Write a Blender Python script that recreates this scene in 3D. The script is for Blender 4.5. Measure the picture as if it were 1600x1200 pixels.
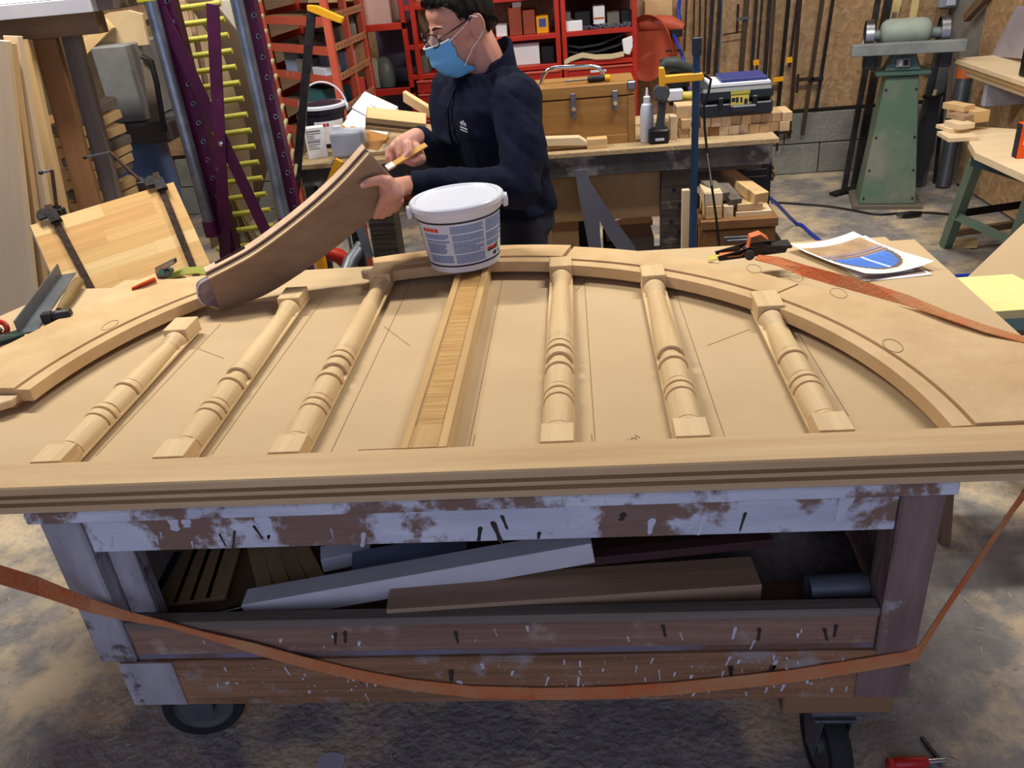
import bpy, bmesh, math, random
from mathutils import Vector as V, Matrix as M4, noise as mnoise
random.seed(7)
for _o in list(bpy.data.objects): bpy.data.objects.remove(_o)
scene = bpy.context.scene
COL = scene.collection
pi = math.pi; rad = math.radians
# ------------------------------------------------------------------ camera
CAM = V((0, 0, 1.68)); FPX = 1290.0
_p, _r, _w = rad(28.3), rad(5.5), rad(6.0)
FW = V((-math.sin(_w)*math.cos(_p), math.cos(_w)*math.cos(_p), -math.sin(_p)))
_rt = V((math.cos(_w), math.sin(_w), 0)); _up = _rt.cross(FW)
RT = _rt*math.cos(_r) - _up*math.sin(_r); UP = _rt*math.sin(_r) + _up*math.cos(_r)
cd = bpy.data.cameras.new('camera'); cam = bpy.data.objects.new('camera', cd); COL.objects.link(cam)
cd.sensor_width = 36; cd.lens = 36*FPX/1600; cd.clip_start = .05; cd.clip_end = 60
cam.matrix_world = M4(((RT.x, UP.x, -FW.x, 0), (RT.y, UP.y, -FW.y, 0), (RT.z, UP.z, -FW.z, CAM.z), (0, 0, 0, 1)))
scene.camera = cam
# ------------------------------------------------------------------ world daylight (open workshop door behind the camera), lamps, exposure
wd = bpy.data.worlds.new('world'); scene.world = wd; wd.use_nodes = True
_bg = wd.node_tree.nodes['Background']; _bg.inputs[0].default_value = (.52, .57, .86, 1); _bg.inputs[1].default_value = .92
vs = scene.view_settings; vs.view_transform = 'Standard'; vs.look = 'None'; vs.exposure = 0.62; vs.gamma = 1; vs.use_curve_mapping = False
def area(loc, sx, sy, power, col):
    l = bpy.data.lights.new('tube_light', 'AREA'); l.shape = 'RECTANGLE'; l.size = sx; l.size_y = sy; l.energy = power; l.color = col
    o = bpy.data.objects.new('tube_light', l); COL.objects.link(o); o.location = loc; return o
WARM = (1.0, .955, .86)
LAMPS = [((-1.85, 2.75, 3.2), 60), ((1.05, 3.0, 3.2), 48), ((-.5, 5.0, 3.4), 17), ((2.0, 4.9, 3.4), 9)]
for _l, _pw in LAMPS: area(_l, 1.2, .12, _pw, WARM)
# ------------------------------------------------------------------ pixel rays -> real points (photo taken as 1600 x 1200)
def ray(x, y): return FW + RT*((x-800)/FPX) - UP*((y-600)/FPX)
def PZ(x, y, z): d = ray(x, y); return CAM + d*((z-CAM.z)/d.z)
def PY(x, y, Y): d = ray(x, y); return CAM + d*(Y/d.y)
def PX(x, y, X): d = ray(x, y); return CAM + d*(X/d.x)
def PP(x, y, p0, n): d = ray(x, y); return CAM + d*(((p0-CAM).dot(n))/d.dot(n))
# ------------------------------------------------------------------ materials
def lin(c):
    return tuple(((v/255)/12.92 if v/255 <= .04045 else (((v/255)+.055)/1.055)**2.4) for v in c)
MATS = {}
def mat(name, c, rough=.6, metal=0, c2=None, scale=6, st=(1, 1, 1), bump=0, bscale=None, contrast=.35, spec=.4, detail=5, c3=None, s3=3, t3=(.52, .6), alpha=None, coat=0):
    if name in MATS: return MATS[name]
    m = bpy.data.materials.new(name); m.use_nodes = True; nt = m.node_tree; N = nt.nodes; L = nt.links
    b = N['Principled BSDF']; b.inputs['Roughness'].default_value = rough; b.inputs['Metallic'].default_value = metal
    b.inputs['Specular IOR Level'].default_value = spec; b.inputs['Coat Weight'].default_value = coat
    a = lin(c); e = lin(c2) if c2 else tuple(v*.78 for v in a)
    tc = N.new('ShaderNodeTexCoord'); mp = N.new('ShaderNodeMapping'); mp.inputs['Scale'].default_value = st
    oi = N.new('ShaderNodeObjectInfo'); ad = N.new('ShaderNodeVectorMath'); ad.operation = 'MULTIPLY_ADD'
    L.new(oi.outputs['Random'], ad.inputs[0]); ad.inputs[1].default_value = (13.1, 7.7, 9.3)
    L.new(tc.outputs['Object'], ad.inputs[2]); L.new(ad.outputs[0], mp.inputs[0])
    nz = N.new('ShaderNodeTexNoise'); nz.inputs['Scale'].default_value = scale; nz.inputs['Detail'].default_value = detail; nz.inputs['Roughness'].default_value = .6
    L.new(mp.outputs[0], nz.inputs[0])
    cr = N.new('ShaderNodeValToRGB'); cr.color_ramp.elements[0].position = .5-contrast/2; cr.color_ramp.elements[1].position = .5+contrast/2
    cr.color_ramp.elements[0].color = (*e, 1); cr.color_ramp.elements[1].color = (*a, 1)
    L.new(nz.outputs[0], cr.inputs[0]); out = cr.outputs[0]
    if c3:
        n3 = N.new('ShaderNodeTexNoise'); n3.inputs['Scale'].default_value = s3; n3.inputs['Detail'].default_value = 8; n3.inputs['Roughness'].default_value = .65; L.new(ad.outputs[0], n3.inputs[0])
        r3 = N.new('ShaderNodeValToRGB'); r3.color_ramp.elements[0].position = t3[0]; r3.color_ramp.elements[1].position = t3[1]
        L.new(n3.outputs[0], r3.inputs[0]); mx = N.new('ShaderNodeMix'); mx.data_type = 'RGBA'
        L.new(r3.outputs[0], mx.inputs[0]); L.new(out, mx.inputs[6]); mx.inputs[7].default_value = (*lin(c3), 1); out = mx.outputs[2]
    L.new(out, b.inputs['Base Color'])
    if bump:
        bn = N.new('ShaderNodeTexNoise'); bn.inputs['Scale'].default_value = bscale or scale*2; bn.inputs['Detail'].default_value = 6
        L.new(mp.outputs[0], bn.inputs[0]); bp = N.new('ShaderNodeBump'); bp.inputs['Strength'].default_value = bump; bp.inputs['Distance'].default_value = .02
        L.new(bn.outputs[0], bp.inputs['Height']); L.new(bp.outputs[0], b.inputs['Normal'])
    if alpha is not None: b.inputs['Alpha'].default_value = alpha
    MATS[name] = m; return m
def wood(name, c, c2, axis='X', scale=26, rough=.55, bump=.12, contrast=.5, **k):
    st = {'X': (.06, 1, 1), 'Y': (1, .06, 1), 'Z': (1, 1, .06)}[axis]
    return mat(name+'_'+axis, c, rough, 0, c2, scale, st, bump, None, contrast, .3, 6, **k)
def emis(name, c, s):
    m = bpy.data.materials.new(name); m.use_nodes = True; b = m.node_tree.nodes['Principled BSDF']
    b.inputs['Emission Color'].default_value = (*c, 1); b.inputs['Emission Strength'].default_value = s; b.inputs['Base Color'].default_value = (*c, 1); return m
# ------------------------------------------------------------------ objects
WM = {}
def _link(o, Mw, parent):
    COL.objects.link(o)
    if parent is not None:
        o.parent = parent; o.matrix_basis = WM[parent.name].inverted() @ Mw
    else: o.matrix_basis = Mw
    WM[o.name] = Mw; return o
def tag(o, label=None, cat=None, group=None, kind=None):
    if label: o['label'] = label
    if cat: o['category'] = cat
    if group: o['group'] = group
    if kind: o['kind'] = kind
    return o
def thing(name, loc, label, cat, group=None, M=None):
    o = bpy.data.objects.new(name, None); o.empty_display_size = .05
    _link(o, M if M is not None else M4.Translation(V(loc)), None); return tag(o, label, cat, group)
def frame(x, up=(0, 0, 1), o=(0, 0, 0)):
    x = V(x).normalized(); up = V(up); y = up.cross(x)
    if y.length < 1e-5: y = V((0, 1, 0)).cross(x)
    y.normalize(); z = x.cross(y); o = V(o)
    return M4(((x.x, y.x, z.x, o.x), (x.y, y.y, z.y, o.y), (x.z, y.z, z.z, o.z), (0, 0, 0, 1)))
class MB:
    def __init__(s): s.v = []; s.f = []; s.m = []; s.cur = 0
    def add(s, vs, fs, M=None):
        n = len(s.v); s.v += [tuple(M @ V(p)) if M is not None else tuple(p) for p in vs]
        s.f += [tuple(i+n for i in f) for f in fs]; s.m += [s.cur]*len(fs); return s
    def bb(s, a, b, M=None):
        x0, y0, z0 = a; x1, y1, z1 = b
        return s.add([(x0, y0, z0), (x1, y0, z0), (x1, y1, z0), (x0, y1, z0), (x0, y0, z1), (x1, y0, z1), (x1, y1, z1), (x0, y1, z1)],
                     [(3, 2, 1, 0), (4, 5, 6, 7), (0, 1, 5, 4), (1, 2, 6, 5), (2, 3, 7, 6), (3, 0, 4, 7)], M)
    def box(s, c, d, M=None):
        return s.bb([c[i]-d[i]/2 for i in range(3)], [c[i]+d[i]/2 for i in range(3)], M)
    def bar(s, a, b, w, t, up=(0, 0, 1)):
        a = V(a); b = V(b); M = frame(b-a, up, a); return s.bb((0, -w/2, -t/2), ((b-a).length, w/2, t/2), M)
    def prism(s, poly, z0, z1, M=None):
        n = len(poly); vs = [(p[0], p[1], z0) for p in poly]+[(p[0], p[1], z1) for p in poly]
        fs = [tuple(range(n-1, -1, -1)), tuple(range(n, 2*n))]+[(i, (i+1) % n, (i+1) % n+n, i+n) for i in range(n)]
        return s.add(vs, fs, M)
    def slab(s, pts, n, t):   # polygon of world points, thickness t along -n
        k = len(pts); n = V(n).normalized()
        vs = [V(p) for p in pts]+[V(p)-n*t for p in pts]
        fs = [tuple(range(k)), tuple(range(2*k-1, k-1, -1))]+[(i+k, (i+1) % k+k, (i+1) % k, i) for i in range(k)]
        return s.add(vs, fs)
    def lathe(s, prof, n=20, M=None, a0=0, a1=2*pi, cap=True):   # prof: (r, z) along local z
        full = abs(a1-a0-2*pi) < 1e-6; k = n if full else n+1; vs = []; fs = []
        for r, z in prof:
            for i in range(k):
                a = a0+(a1-a0)*i/n; vs.append((r*math.cos(a), r*math.sin(a), z))
        for j in range(len(prof)-1):
            for i in range(n):
                i2 = (i+1) % k; fs.append((j*k+i, j*k+i2, (j+1)*k+i2, (j+1)*k+i))
            if not full: fs.append((j*k+n, j*k, (j+1)*k, (j+1)*k+n))
        if cap:
            fs.append(tuple(range(k-1, -1, -1))); b = (len(prof)-1)*k; fs.append(tuple(range(b, b+k)))
        return s.add(vs, fs, M)
    def cyl(s, a, b, r, r2=None, n=12):
        a = V(a); b = V(b); d = b-a; M = frame(d, (0, 0, 1) if abs(d.normalized().z) < .9 else (0, 1, 0), a) @ M4.Rotation(pi/2, 4, 'Y')
        return s.lathe([(r, 0), (r if r2 is None else r2, d.length)], n, M)
    def tube(s, pts, r, n=8, closed=False):
        pts = [V(p) for p in pts]; k = len(pts); vs = []; fs = []; u = None
        for i, p in enumerate(pts):
            a = pts[i-1] if (i or closed) else p; b = pts[(i+1) % k] if (i < k-1 or closed) else p
            t = (b-a).normalized()
            if u is None: u = t.orthogonal().normalized()
            u = (u-t*u.dot(t)).normalized(); w = t.cross(u); rr = r[i] if isinstance(r, (list, tuple)) else r
            for j in range(n): q = 2*pi*j/n; vs.append(p+u*rr*math.cos(q)+w*rr*math.sin(q))
        for i in range(k if closed else k-1):
            i2 = (i+1) % k
            for j in range(n): fs.append((i*n+j, i*n+(j+1) % n, i2*n+(j+1) % n, i2*n+j))
        if not closed: fs += [tuple(range(n-1, -1, -1)), tuple(range((k-1)*n, k*n))]
        return s.add(vs, fs)
    def ribbon(s, pts, wd, t=.002):   # pts centre line, wd: width vectors (full) per point
        k = len(pts); vs = []; fs = []
        for i in range(k):
            p = V(pts[i]); w = V(wd[i])/2; d = (V(pts[min(i+1, k-1)])-V(pts[max(i-1, 0)])).normalized(); n = d.cross(w).normalized()*t/2
            vs += [p-w-n, p+w-n, p+w+n, p-w+n]
        for i in range(k-1):
            for j in range(4): fs.append((i*4+j, i*4+(j+1) % 4, i*4+4+(j+1) % 4, i*4+4+j))
        fs += [(3, 2, 1, 0), tuple((k-1)*4+j for j in range(4))]
        return s.add(vs, fs)
    def build(s, name, m, parent=None, M=None, bevel=0, smooth=False, seg=1, local=False):
        """verts are world coords unless M given (then local to M)."""
        me = bpy.data.meshes.new(name)
        if M is None:
            xs, ys, zs = zip(*s.v); o0 = V(((min(xs)+max(xs))/2, (min(ys)+max(ys))/2, min(zs))); Mw = M4.Translation(o0)
            vs = [(x-o0.x, y-o0.y, z-o0.z) for x, y, z in s.v]
        else: Mw = M; vs = s.v
        me.from_pydata(vs, [], s.f); ms = m if isinstance(m, (list, tuple)) else [m]
        for q in ms: me.materials.append(q)
        me.polygons.foreach_set('material_index', s.m)
        bm = bmesh.new(); bm.from_mesh(me); bmesh.ops.recalc_face_normals(bm, faces=bm.faces)
        if bevel:
            es = [e for e in bm.edges if len(e.link_faces) == 2 and e.calc_face_angle(0) > .6]
            bmesh.ops.bevel(bm, geom=es, offset=bevel, segments=seg, affect='EDGES', profile=.5, clamp_overlap=True)
        bm.to_mesh(me); bm.free()
        if smooth: me.polygons.foreach_set('use_smooth', [True]*len(me.polygons)); me.set_sharp_from_angle(angle=rad(40))
        o = bpy.data.objects.new(name, me); return _link(o, Mw, parent)
def box(name, a, b, m, parent=None, bevel=.0015): return MB().bb(a, b).build(name, m, parent, bevel=bevel)
def plank(name, a, b, w, t, m, parent=None, up=(0, 0, 1), bevel=.0015):
    a = V(a); b = V(b); M = frame(b-a, up, a); return MB().bb((0, -w/2, -t/2), ((b-a).length, w/2, t/2)).build(name, m, parent, M=M, bevel=bevel)
def copy_tree(o, Mw, label=None):
    def rec(s, Mn, par):
        c = s.copy(); _link(c, Mn, par)
        for ch in list(s.children): rec(ch, Mn @ WM[s.name].inverted() @ WM[ch.name], c)
        return c
    c = rec(o, Mw, None)
    if label: c['label'] = label
    return c
def text_obj(name, body, size, M, m, parent, ext=.0004):
    cu = bpy.data.curves.new(name, 'FONT'); cu.body = body; cu.size = size; cu.extrude = ext; cu.align_x = 'LEFT'; cu.resolution_u = 2
    t = bpy.data.objects.new(name+'_tmp', cu); COL.objects.link(t)
    me = bpy.data.meshes.new_from_object(t); bpy.data.objects.remove(t); bpy.data.curves.remove(cu)
    me.name = name; me.materials.clear(); me.materials.append(m)
    return _link(bpy.data.objects.new(name, me), M, parent)
def arc(c, r, a0, a1, n): return [(c[0]+r*math.cos(rad(a0+(a1-a0)*i/n)), c[1]+r*math.sin(rad(a0+(a1-a0)*i/n))) for i in range(n+1)]
# ------------------------------------------------------------------ shared materials
MDF = mat('mdf', (198, 173, 137), .7, 0, (190, 164, 127), 5, (1, 1, 1), .03, 80, .5, .2)
MDFE = mat('mdf_edge', (176, 142, 100), .8, 0, (160, 128, 90), 40, bump=.1)
OAKX = wood('oak', (208, 178, 134), (180, 146, 104), 'X'); OAKY = wood('oak', (224, 198, 154), (198, 166, 122), 'Y', 30)
OAKD = wood('oak_deep', (200, 164, 112), (172, 134, 84), 'Y', 34, contrast=.4)
OAKC = mat('oak_curved', (212, 182, 138), .55, 0, (190, 156, 112), 9, (1, 1, 1), .08, 60, .5, .3)
BEECH = wood('beech', (204, 172, 124), (190, 156, 108), 'Y', 20, contrast=.6)
WHITE = mat('white_plastic', (206, 211, 224), .35, 0, (200, 205, 220), 3)
BLACK = mat('black_plastic', (22, 22, 24), .45, 0, (14, 14, 16))
STEEL = mat('steel', (150, 152, 156), .35, 1, (120, 122, 128), 12, bump=.03)
CHROME = mat('chrome', (225, 226, 230), .12, 1, (210, 212, 216))
RUST = mat('rusty_iron', (78, 58, 46), .7, .6, (48, 38, 34), 30, bump=.2)
IRON = mat('dark_iron', (62, 60, 62), .5, .7, (44, 42, 44), 18, bump=.1)
GREYM = mat('grey_metal', (112, 116, 122), .45, .6, (92, 96, 104), 10, bump=.05)
YEL = mat('yellow_paint', (242, 176, 22), .4, 0, (228, 160, 16))
RED = mat('red_paint', (186, 44, 30), .4, 0, (164, 36, 26), 4, c3=(120, 60, 44), s3=9, t3=(.64, .7))
PINE = wood('pine', (222, 190, 140), (204, 168, 116), 'X', 18)
PINEL = wood('pine_light', (234, 214, 180), (220, 194, 154), 'X', 14)
OLDW = wood('old_wood', (140, 112, 84), (104, 82, 62), 'X', 22)
GREYW = wood('grey_wood', (128, 118, 106), (98, 90, 82), 'X', 22)
PAPER = mat('paper', (236, 238, 242), .6, 0, (230, 232, 238))
PENCIL = mat('pencil', (150, 124, 94), .8)
INK = mat('ink', (34, 38, 50), .7)
# ------------------------------------------------------------------ the room
XL, XR, YB, ZC = -3.3, 2.5, 6.15, 4.2
FLOORM = mat('concrete', (164, 158, 154), .85, 0, (108, 106, 108), 13, bump=.6, bscale=50, contrast=.6, detail=10, c3=(206, 186, 156), s3=3.2, t3=(.47, .62))
fl = MB(); fl.bb((XL-.1, -2.6, -.06), (XR+.1, YB+.1, 0)); fl = fl.build('floor', FLOORM); fl['kind'] = 'structure'
CONC = mat('block_concrete', (150, 150, 144), .9, 0, (122, 122, 118), 8, bump=.4, bscale=40, contrast=.5)
def osb(name):
    if name in MATS: return MATS[name]
    m = bpy.data.materials.new(name); m.use_nodes = True; N = m.node_tree.nodes; L = m.node_tree.links; b = N['Principled BSDF']; b.inputs['Roughness'].default_value = .75
    tc = N.new('ShaderNodeTexCoord'); nz = N.new('ShaderNodeTexNoise'); nz.inputs['Scale'].default_value = 7; nz.inputs['Detail'].default_value = 2
    L.new(tc.outputs['Object'], nz.inputs[0]); mx = N.new('ShaderNodeMix'); mx.data_type = 'VECTOR'; mx.inputs[0].default_value = .12
    L.new(tc.outputs['Object'], mx.inputs[4]); L.new(nz.outputs['Color'], mx.inputs[5])
    vo = N.new('ShaderNodeTexVoronoi'); vo.inputs['Scale'].default_value = 38; L.new(mx.outputs[1], vo.inputs[0])
    cr = N.new('ShaderNodeValToRGB'); e = cr.color_ramp.elements; e[0].color = (*lin((170, 128, 80)), 1); e[1].color = (*lin((214, 174, 120)), 1)
    q = e.new(.45); q.color = (*lin((192, 150, 98)), 1); L.new(vo.outputs['Color'], cr.inputs[0])
    n2 = N.new('ShaderNodeTexNoise'); n2.inputs['Scale'].default_value = 28; n2.inputs['Detail'].default_value = 6; L.new(tc.outputs['Object'], n2.inputs[0])
    m2 = N.new('ShaderNodeMix'); m2.data_type = 'RGBA'; m2.blend_type = 'MULTIPLY'; m2.inputs[0].default_value = .55; L.new(cr.outputs[0], m2.inputs[6]); L.new(n2.outputs[0], m2.inputs[7])
    bc = N.new('ShaderNodeBrightContrast'); bc.inputs[1].default_value = .05; L.new(m2.outputs[2], bc.inputs[0]); L.new(bc.outputs[0], b.inputs['Base Color'])
    bp = N.new('ShaderNodeBump'); bp.inputs['Strength'].default_value = .3; bp.inputs['Distance'].default_value = .01; L.new(vo.outputs['Distance'], bp.inputs['Height']); L.new(bp.outputs[0], b.inputs['Normal'])
    MATS[name] = m; return m
OSB = osb('osb')
wb = MB().bb((XL, YB, 0), (XR, YB+.1, ZC)).build('wall_back', mat('render_wall', (120, 112, 100), .9)); wb['kind'] = 'structure'
for i in range(12):                                  # concrete block plinth: each block a piece
    for j in range(2):
        x0 = XL+.02+i*.5+(0.25 if j else 0)
        if x0 > XR-.1: continue
        box('concrete_block', (x0+.004, YB-.05, j*.215+.004), (min(x0+.496, XR-.01), YB-.002, j*.215+.211), CONC, wb, .004)
xs = [XL+.02, -2.1, -.9, .32, 1.52, XR-.01]
for a, b_ in zip(xs, xs[1:]):
    box('osb_sheet', (a+.003, YB-.02, .45), (b_-.003, YB-.002, 2.9), OSB, wb, .001)
box('osb_bottom_batten', (XL+.02, YB-.03, .432), (XR-.02, YB-.004, .449), mat('black_strip', (38, 32, 28), .8), wb)
plank('wall_rail', (XL+.1, YB-.06, 1.42), (1.3, YB-.06, 1.42), .07, .05, PINE, wb)
wl = MB().bb((XL-.1, -2.6, 0), (XL, YB+.1, ZC)).build('wall_left', mat('plank_wall', (128, 112, 92), .85, 0, (92, 80, 66), 6)); wl['kind'] = 'structure'
wr = MB().bb((XR, -2.6, 0), (XR+.1, YB+.1, ZC)).build('wall_right', mat('render_wall2', (150, 146, 140), .9)); wr['kind'] = 'structure'
for k, (y0, y1) in enumerate(((4.36, 5.57), (3.13, 4.355), (1.9, 3.125))):
    box('osb_sheet', (XR-.03, y0, .02), (XR-.004, y1, 2.5), OSB, wr, .001)
ce = MB().bb((XL-.1, -2.6, ZC), (XR+.1, YB+.1, ZC+.05)).build('ceiling', mat('ceiling_board', (150, 140, 124), .9)); ce['kind'] = 'structure'
LEDM = emis('tube_glow', (1, .9, .74), 6)
for (lx, ly, lz), _pw in LAMPS:                      # ceiling battens that carry the lamps
    t = thing('ceiling_light', (lx, ly, lz+.03), 'white tube batten light', 'light', 'ceiling tube lights')
    t['label'] = 'white tube batten light hanging under the ceiling'
    box('housing', (lx-.72, ly-.09, lz+.015), (lx+.72, ly+.09, lz+.07), WHITE, t, .006)
    for s in (-.5, .5): MB().cyl((lx+s, ly, lz+.07), (lx+s, ly, ZC), .006).build('hanger', STEEL, t)
# ------------------------------------------------------------------ paint-splashed wheeled workbench
PB = mat('bench_paint', (126, 122, 140), .6, 0, (96, 88, 96), 5, bump=.12, bscale=30, contrast=.5, c3=(104, 78, 62), s3=3.2, t3=(.50, .60))
PW = mat('bench_white_paint', (212, 216, 224), .5, 0, (172, 176, 190), 12, (.3, 1, 1), .35, 40, .5, c3=(126, 100, 86), s3=6.5, t3=(.50, .56))
PBR = wood('bench_brown', (164, 122, 88), (106, 74, 52), 'X', 30, bump=.5, c3=(152, 140, 134), s3=9, t3=(.56, .66))
PBL = mat('bench_leg_paint', (174, 170, 174), .65, 0, (128, 124, 130), 14, (1, 1, .3), .4, 40, .5, c3=(84, 74, 72), s3=11, t3=(.57, .64))
PMV = mat('bench_mauve', (138, 114, 106), .65, 0, (98, 78, 74), 18, (1, 1, .2), .45, 40, .5, c3=(166, 160, 168), s3=7, t3=(.58, .66))
INS = wood('bench_inside', (134, 108, 80), (104, 82, 60), 'X', 10)
F = 1.17; BK = 2.22
wbk = thing('workbench', (-.22, 1.7, 0), 'old paint-splashed wooden workbench on casters with an open shelf', 'workbench')
box('top_board', (-1.045, F-.012, .803), (.605, BK+.02, .8275), PW, wbk, .003)
box('top_rail', (-.947, F, .724), (.516, F+.035, .802), PW, wbk, .003)
box('leg', (-1.026, F-.006, .44), (-.949, F+.075, .802), PBL, wbk, .004)
box('leg', (.517, F-.006, .43), (.590, F+.075, .802), PMV, wbk, .004)
box('leg', (-1.026, BK-.075, .31), (-.949, BK, .802), PBL, wbk, .004)
box('leg', (.517, BK-.075, .31), (.590, BK, .802), PMV, wbk, .004)
box('inner_post', (-.947, F+.032, .461), (-.893, F+.07, .722), PBL, wbk, .003)
box('lower_rail', (-.948, F+.002, .452), (.516, F+.035, .5225), wood('bench_rail', (152, 120, 100), (108, 82, 72), 'X', 26, bump=.45, c3=(162, 144, 128), s3=8, t3=(.55, .66)), wbk, .003)
box('rail_lip', (-.948, F+.004, .438), (.516, F+.03, .4515), PB, wbk, .002)
box('shelf_edge', (-.947, F-.002, .523), (.516, F+.03, .543), GREYW, wbk, .003)
box('shelf_board', (-.947, F+.036, .44), (.55, BK-.035, .46), INS, wbk)
box('bottom_plank', (-.99, F-.003, .31), (.585, F+.033, .437), PBR, wbk, .003)
box('corner_plate', (-.992, F-.006, .315), (-.875, F-.003, .437), PBL, wbk, .001)
box('corner_plate', (.49, F-.006, .315), (.587, F-.003, .40), PMV, wbk, .001)
box('back_panel', (-.95, BK-.03, .31), (.52, BK-.012, .80), INS, wbk)
box('side_panel', (-1.02, F+.07, .31), (-1.0, BK-.07, .80), PBL, wbk)
box('side_panel', (.565, F+.07, .31), (.585, BK-.07, .80), PMV, wbk)
box('caster_block', (.36, F+.01, .25), (.575, F+.16, .309), wood('block_wood', (146, 112, 80), (116, 86, 62), 'X', 14), wbk, .003)
box('caster_block', (-1.0, F+.1, .25), (-.83, F+.28, .309), INS, wbk, .003)
for bx in (-.93, .47): box('caster_block', (bx-.09, BK-.26, .25), (bx+.09, BK-.08, .309), INS, wbk, .003)
RUB = mat('rubber', (34, 34, 36), .75, 0, (24, 24, 26), 30, bump=.15)
def caster(c, ax):                                  # c: wheel centre, ax: axle direction
    c = V(c); ax = V(ax).normalized(); M = frame(ax, (0, 0, 1), c) @ M4.Rotation(pi/2, 4, 'Y')
    ca = MB(); ca.box((c.x, c.y, .245), (.11, .11, .01)); ca.cyl((c.x, c.y, .20), (c.x, c.y, .24), .025)
    side = V((0, 0, 1)).cross(ax)
    for s in (-1, 1):
        o = c+ax*s*.031
        ca.slab([o+side*.045+V((0, 0, .21-c.z)), o-side*.045+V((0, 0, .21-c.z)), o-side*.02+V((0, 0, -.02)), o+side*.02+V((0, 0, -.02))], ax, .004)
    ca.box((c.x, c.y, .208), (.085, .085, .008))
    h = ca.build('caster', GREYM, wbk, bevel=.001)
    R_ = c.z-.001
    MB().lathe([(R_*.72, -.022), (R_*.95, -.022), (R_, -.012), (R_, .012), (R_*.95, .022), (R_*.72, .022)], 32, M, cap=False).build('tyre', RUB, h, smooth=True)
    MB().lathe([(.012, -.026), (R_*.25, -.026), (R_*.28, -.012), (R_*.62, -.010), (R_*.735, -.020), (R_*.735, .020), (R_*.62, .010), (R_*.28, .012), (R_*.25, .026), (.012, .026)], 32, M).build('hub', mat('grey_hub', (84, 82, 80), .6), h, smooth=True)
caster((-.975, 1.36, .098), (.25, -1, 0)); caster((.475, 1.235, .098), (1, .12, 0))
caster((-.93, BK-.17, .098), (1, .4, 0)); caster((.47, BK-.17, .098), (1, .2, 0))
# paint drips and dribbles: real blobs of dried paint on the front boards
DR = MB(); DD = MB()
def drip(mb, x, z, l, w, y):
    n = 7; pts = []
    for i in range(n+1):
        a = pi*i/n; pts.append((x+w/2*math.cos(a), z+w/2*math.sin(a)))
    pts += [(x-w*.32, z-l*.5), (x-w*.36+random.uniform(-.2, .2)*w, z-l*.85), (x, z-l), (x+w*.36, z-l*.85), (x+w*.30, z-l*.5)]
    sh = random.uniform(-.35, .35); M = M4(((1, sh, 0, -sh*z), (0, 0, -1, y), (0, 1, 0, 0), (0, 0, 0, 1)))
    mb.prism(pts, 0, .0012, M)
def rdrip(n, x0, x1, z0, z1, y):
    for _ in range(n): w = random.uniform(.0022, .0075)**1.0; drip(DR, random.uniform(x0, x1), random.uniform(z0, z1), random.uniform(.004, .030)*random.uniform(.4, 1.1), w, y)
rdrip(44, -.8, .5, .33, .432, F-.003); rdrip(30, .15, .52, .33, .432, F-.003); rdrip(14, -.8, .5, .465, .518, F+.002); rdrip(10, -.9, .5, .735, .8, F)
for _ in range(150): drip(DR, random.uniform(-.9, .52), random.uniform(.32, .435), .0012, random.uniform(.001, .0026), F-.003)
for x, z, l, w in ((-.60, .79, .05, .03), (-.77, .80, .03, .024), (-.745, .79, .012, .02), (-.05, .785, .03, .012), (.43, .80, .055, .028), (-.42, .75, .03, .01), (.1, .76, .03, .014), (.19, .765, .04, .01)): drip(DR, x, z, l, w, F)
for x, z, l, w in ((-.62, .775, .03, .006), (-.66, .765, .05, .005), (-.69, .76, .03, .004), (-.18, .765, .045, .011), (-.205, .755, .03, .009), (-.163, .78, .03, .007), (.26, .77, .04, .006), (.05, .775, .012, .012), (-.1, .74, .012, .008)): drip(DD, x, z, l, w, F)
for x in (-.52, -.5, -.28, .12, .3, .42, .44): drip(DD, x, .49+random.uniform(0, .02), .03, .008, F+.002)
for x in (-.5, -.47, -.3, .25, .33): drip(DD, x, .40, .03, .012, F-.003)
tag(DR.build('paint_drips', mat('drip_paint', (205, 208, 222), .5), wbk), kind='stuff'); tag(DD.build('dark_drips', mat('drip_dark', (52, 42, 40), .6), wbk), kind='stuff')
# ------------------------------------------------------------------ boards stored inside the bench
ZS = .461
def inside(name, label, cat, a, b, w, t, m, up=(0, 0, 1), g='boards stored inside the workbench'):
    return tag(plank(name, a, b, w, t, m, up=up), label, cat, g)
GREYBRN = wood('grey_brown_wood', (174, 146, 118), (140, 114, 90), 'X', 16)
_a, _b = PZ(607, 929, .553), PZ(1182, 890, .553); _a.z = _b.z = .507
inside('hardwood_beam', 'thick brown beam lying along the front of the bench shelf', 'beam', _a, _b, .085, .09, GREYBRN)
inside('white_moulding', 'long grey-white primed moulding slanting across the bench shelf', 'moulding', PZ(388, 947, .515), PZ(925, 852, .60), .05, .05, mat('primed', (206, 204, 206), .5, 0, (192, 190, 194)))
inside('blue_grey_board', 'blue-grey edged board behind the slanting white moulding', 'board', PZ(552, 885, .52), PZ(730, 850, .53), .06, .03, mat('blueprime', (124, 136, 158), .5, 0, (110, 120, 140)))
inside('pale_offcut_board', 'short pale board end at the back of the bench shelf', 'board', PZ(503, 874, .50), PZ(580, 858, .50), .05, .035, PAPER)
inside('mahogany_plank', 'dark reddish plank slanting behind the thick brown beam', 'plank', PZ(690, 895, .566), PZ(1205, 842, .567), .03, .02, wood('mahogany', (84, 54, 48), (62, 40, 38), 'X', 16))
inside('long_brown_plank', 'brown plank lying flat at the back of the bench shelf', 'plank', (-.5, 1.56, ZS+.02), (.45, 1.56, ZS+.02), .14, .035, OLDW)
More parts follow.
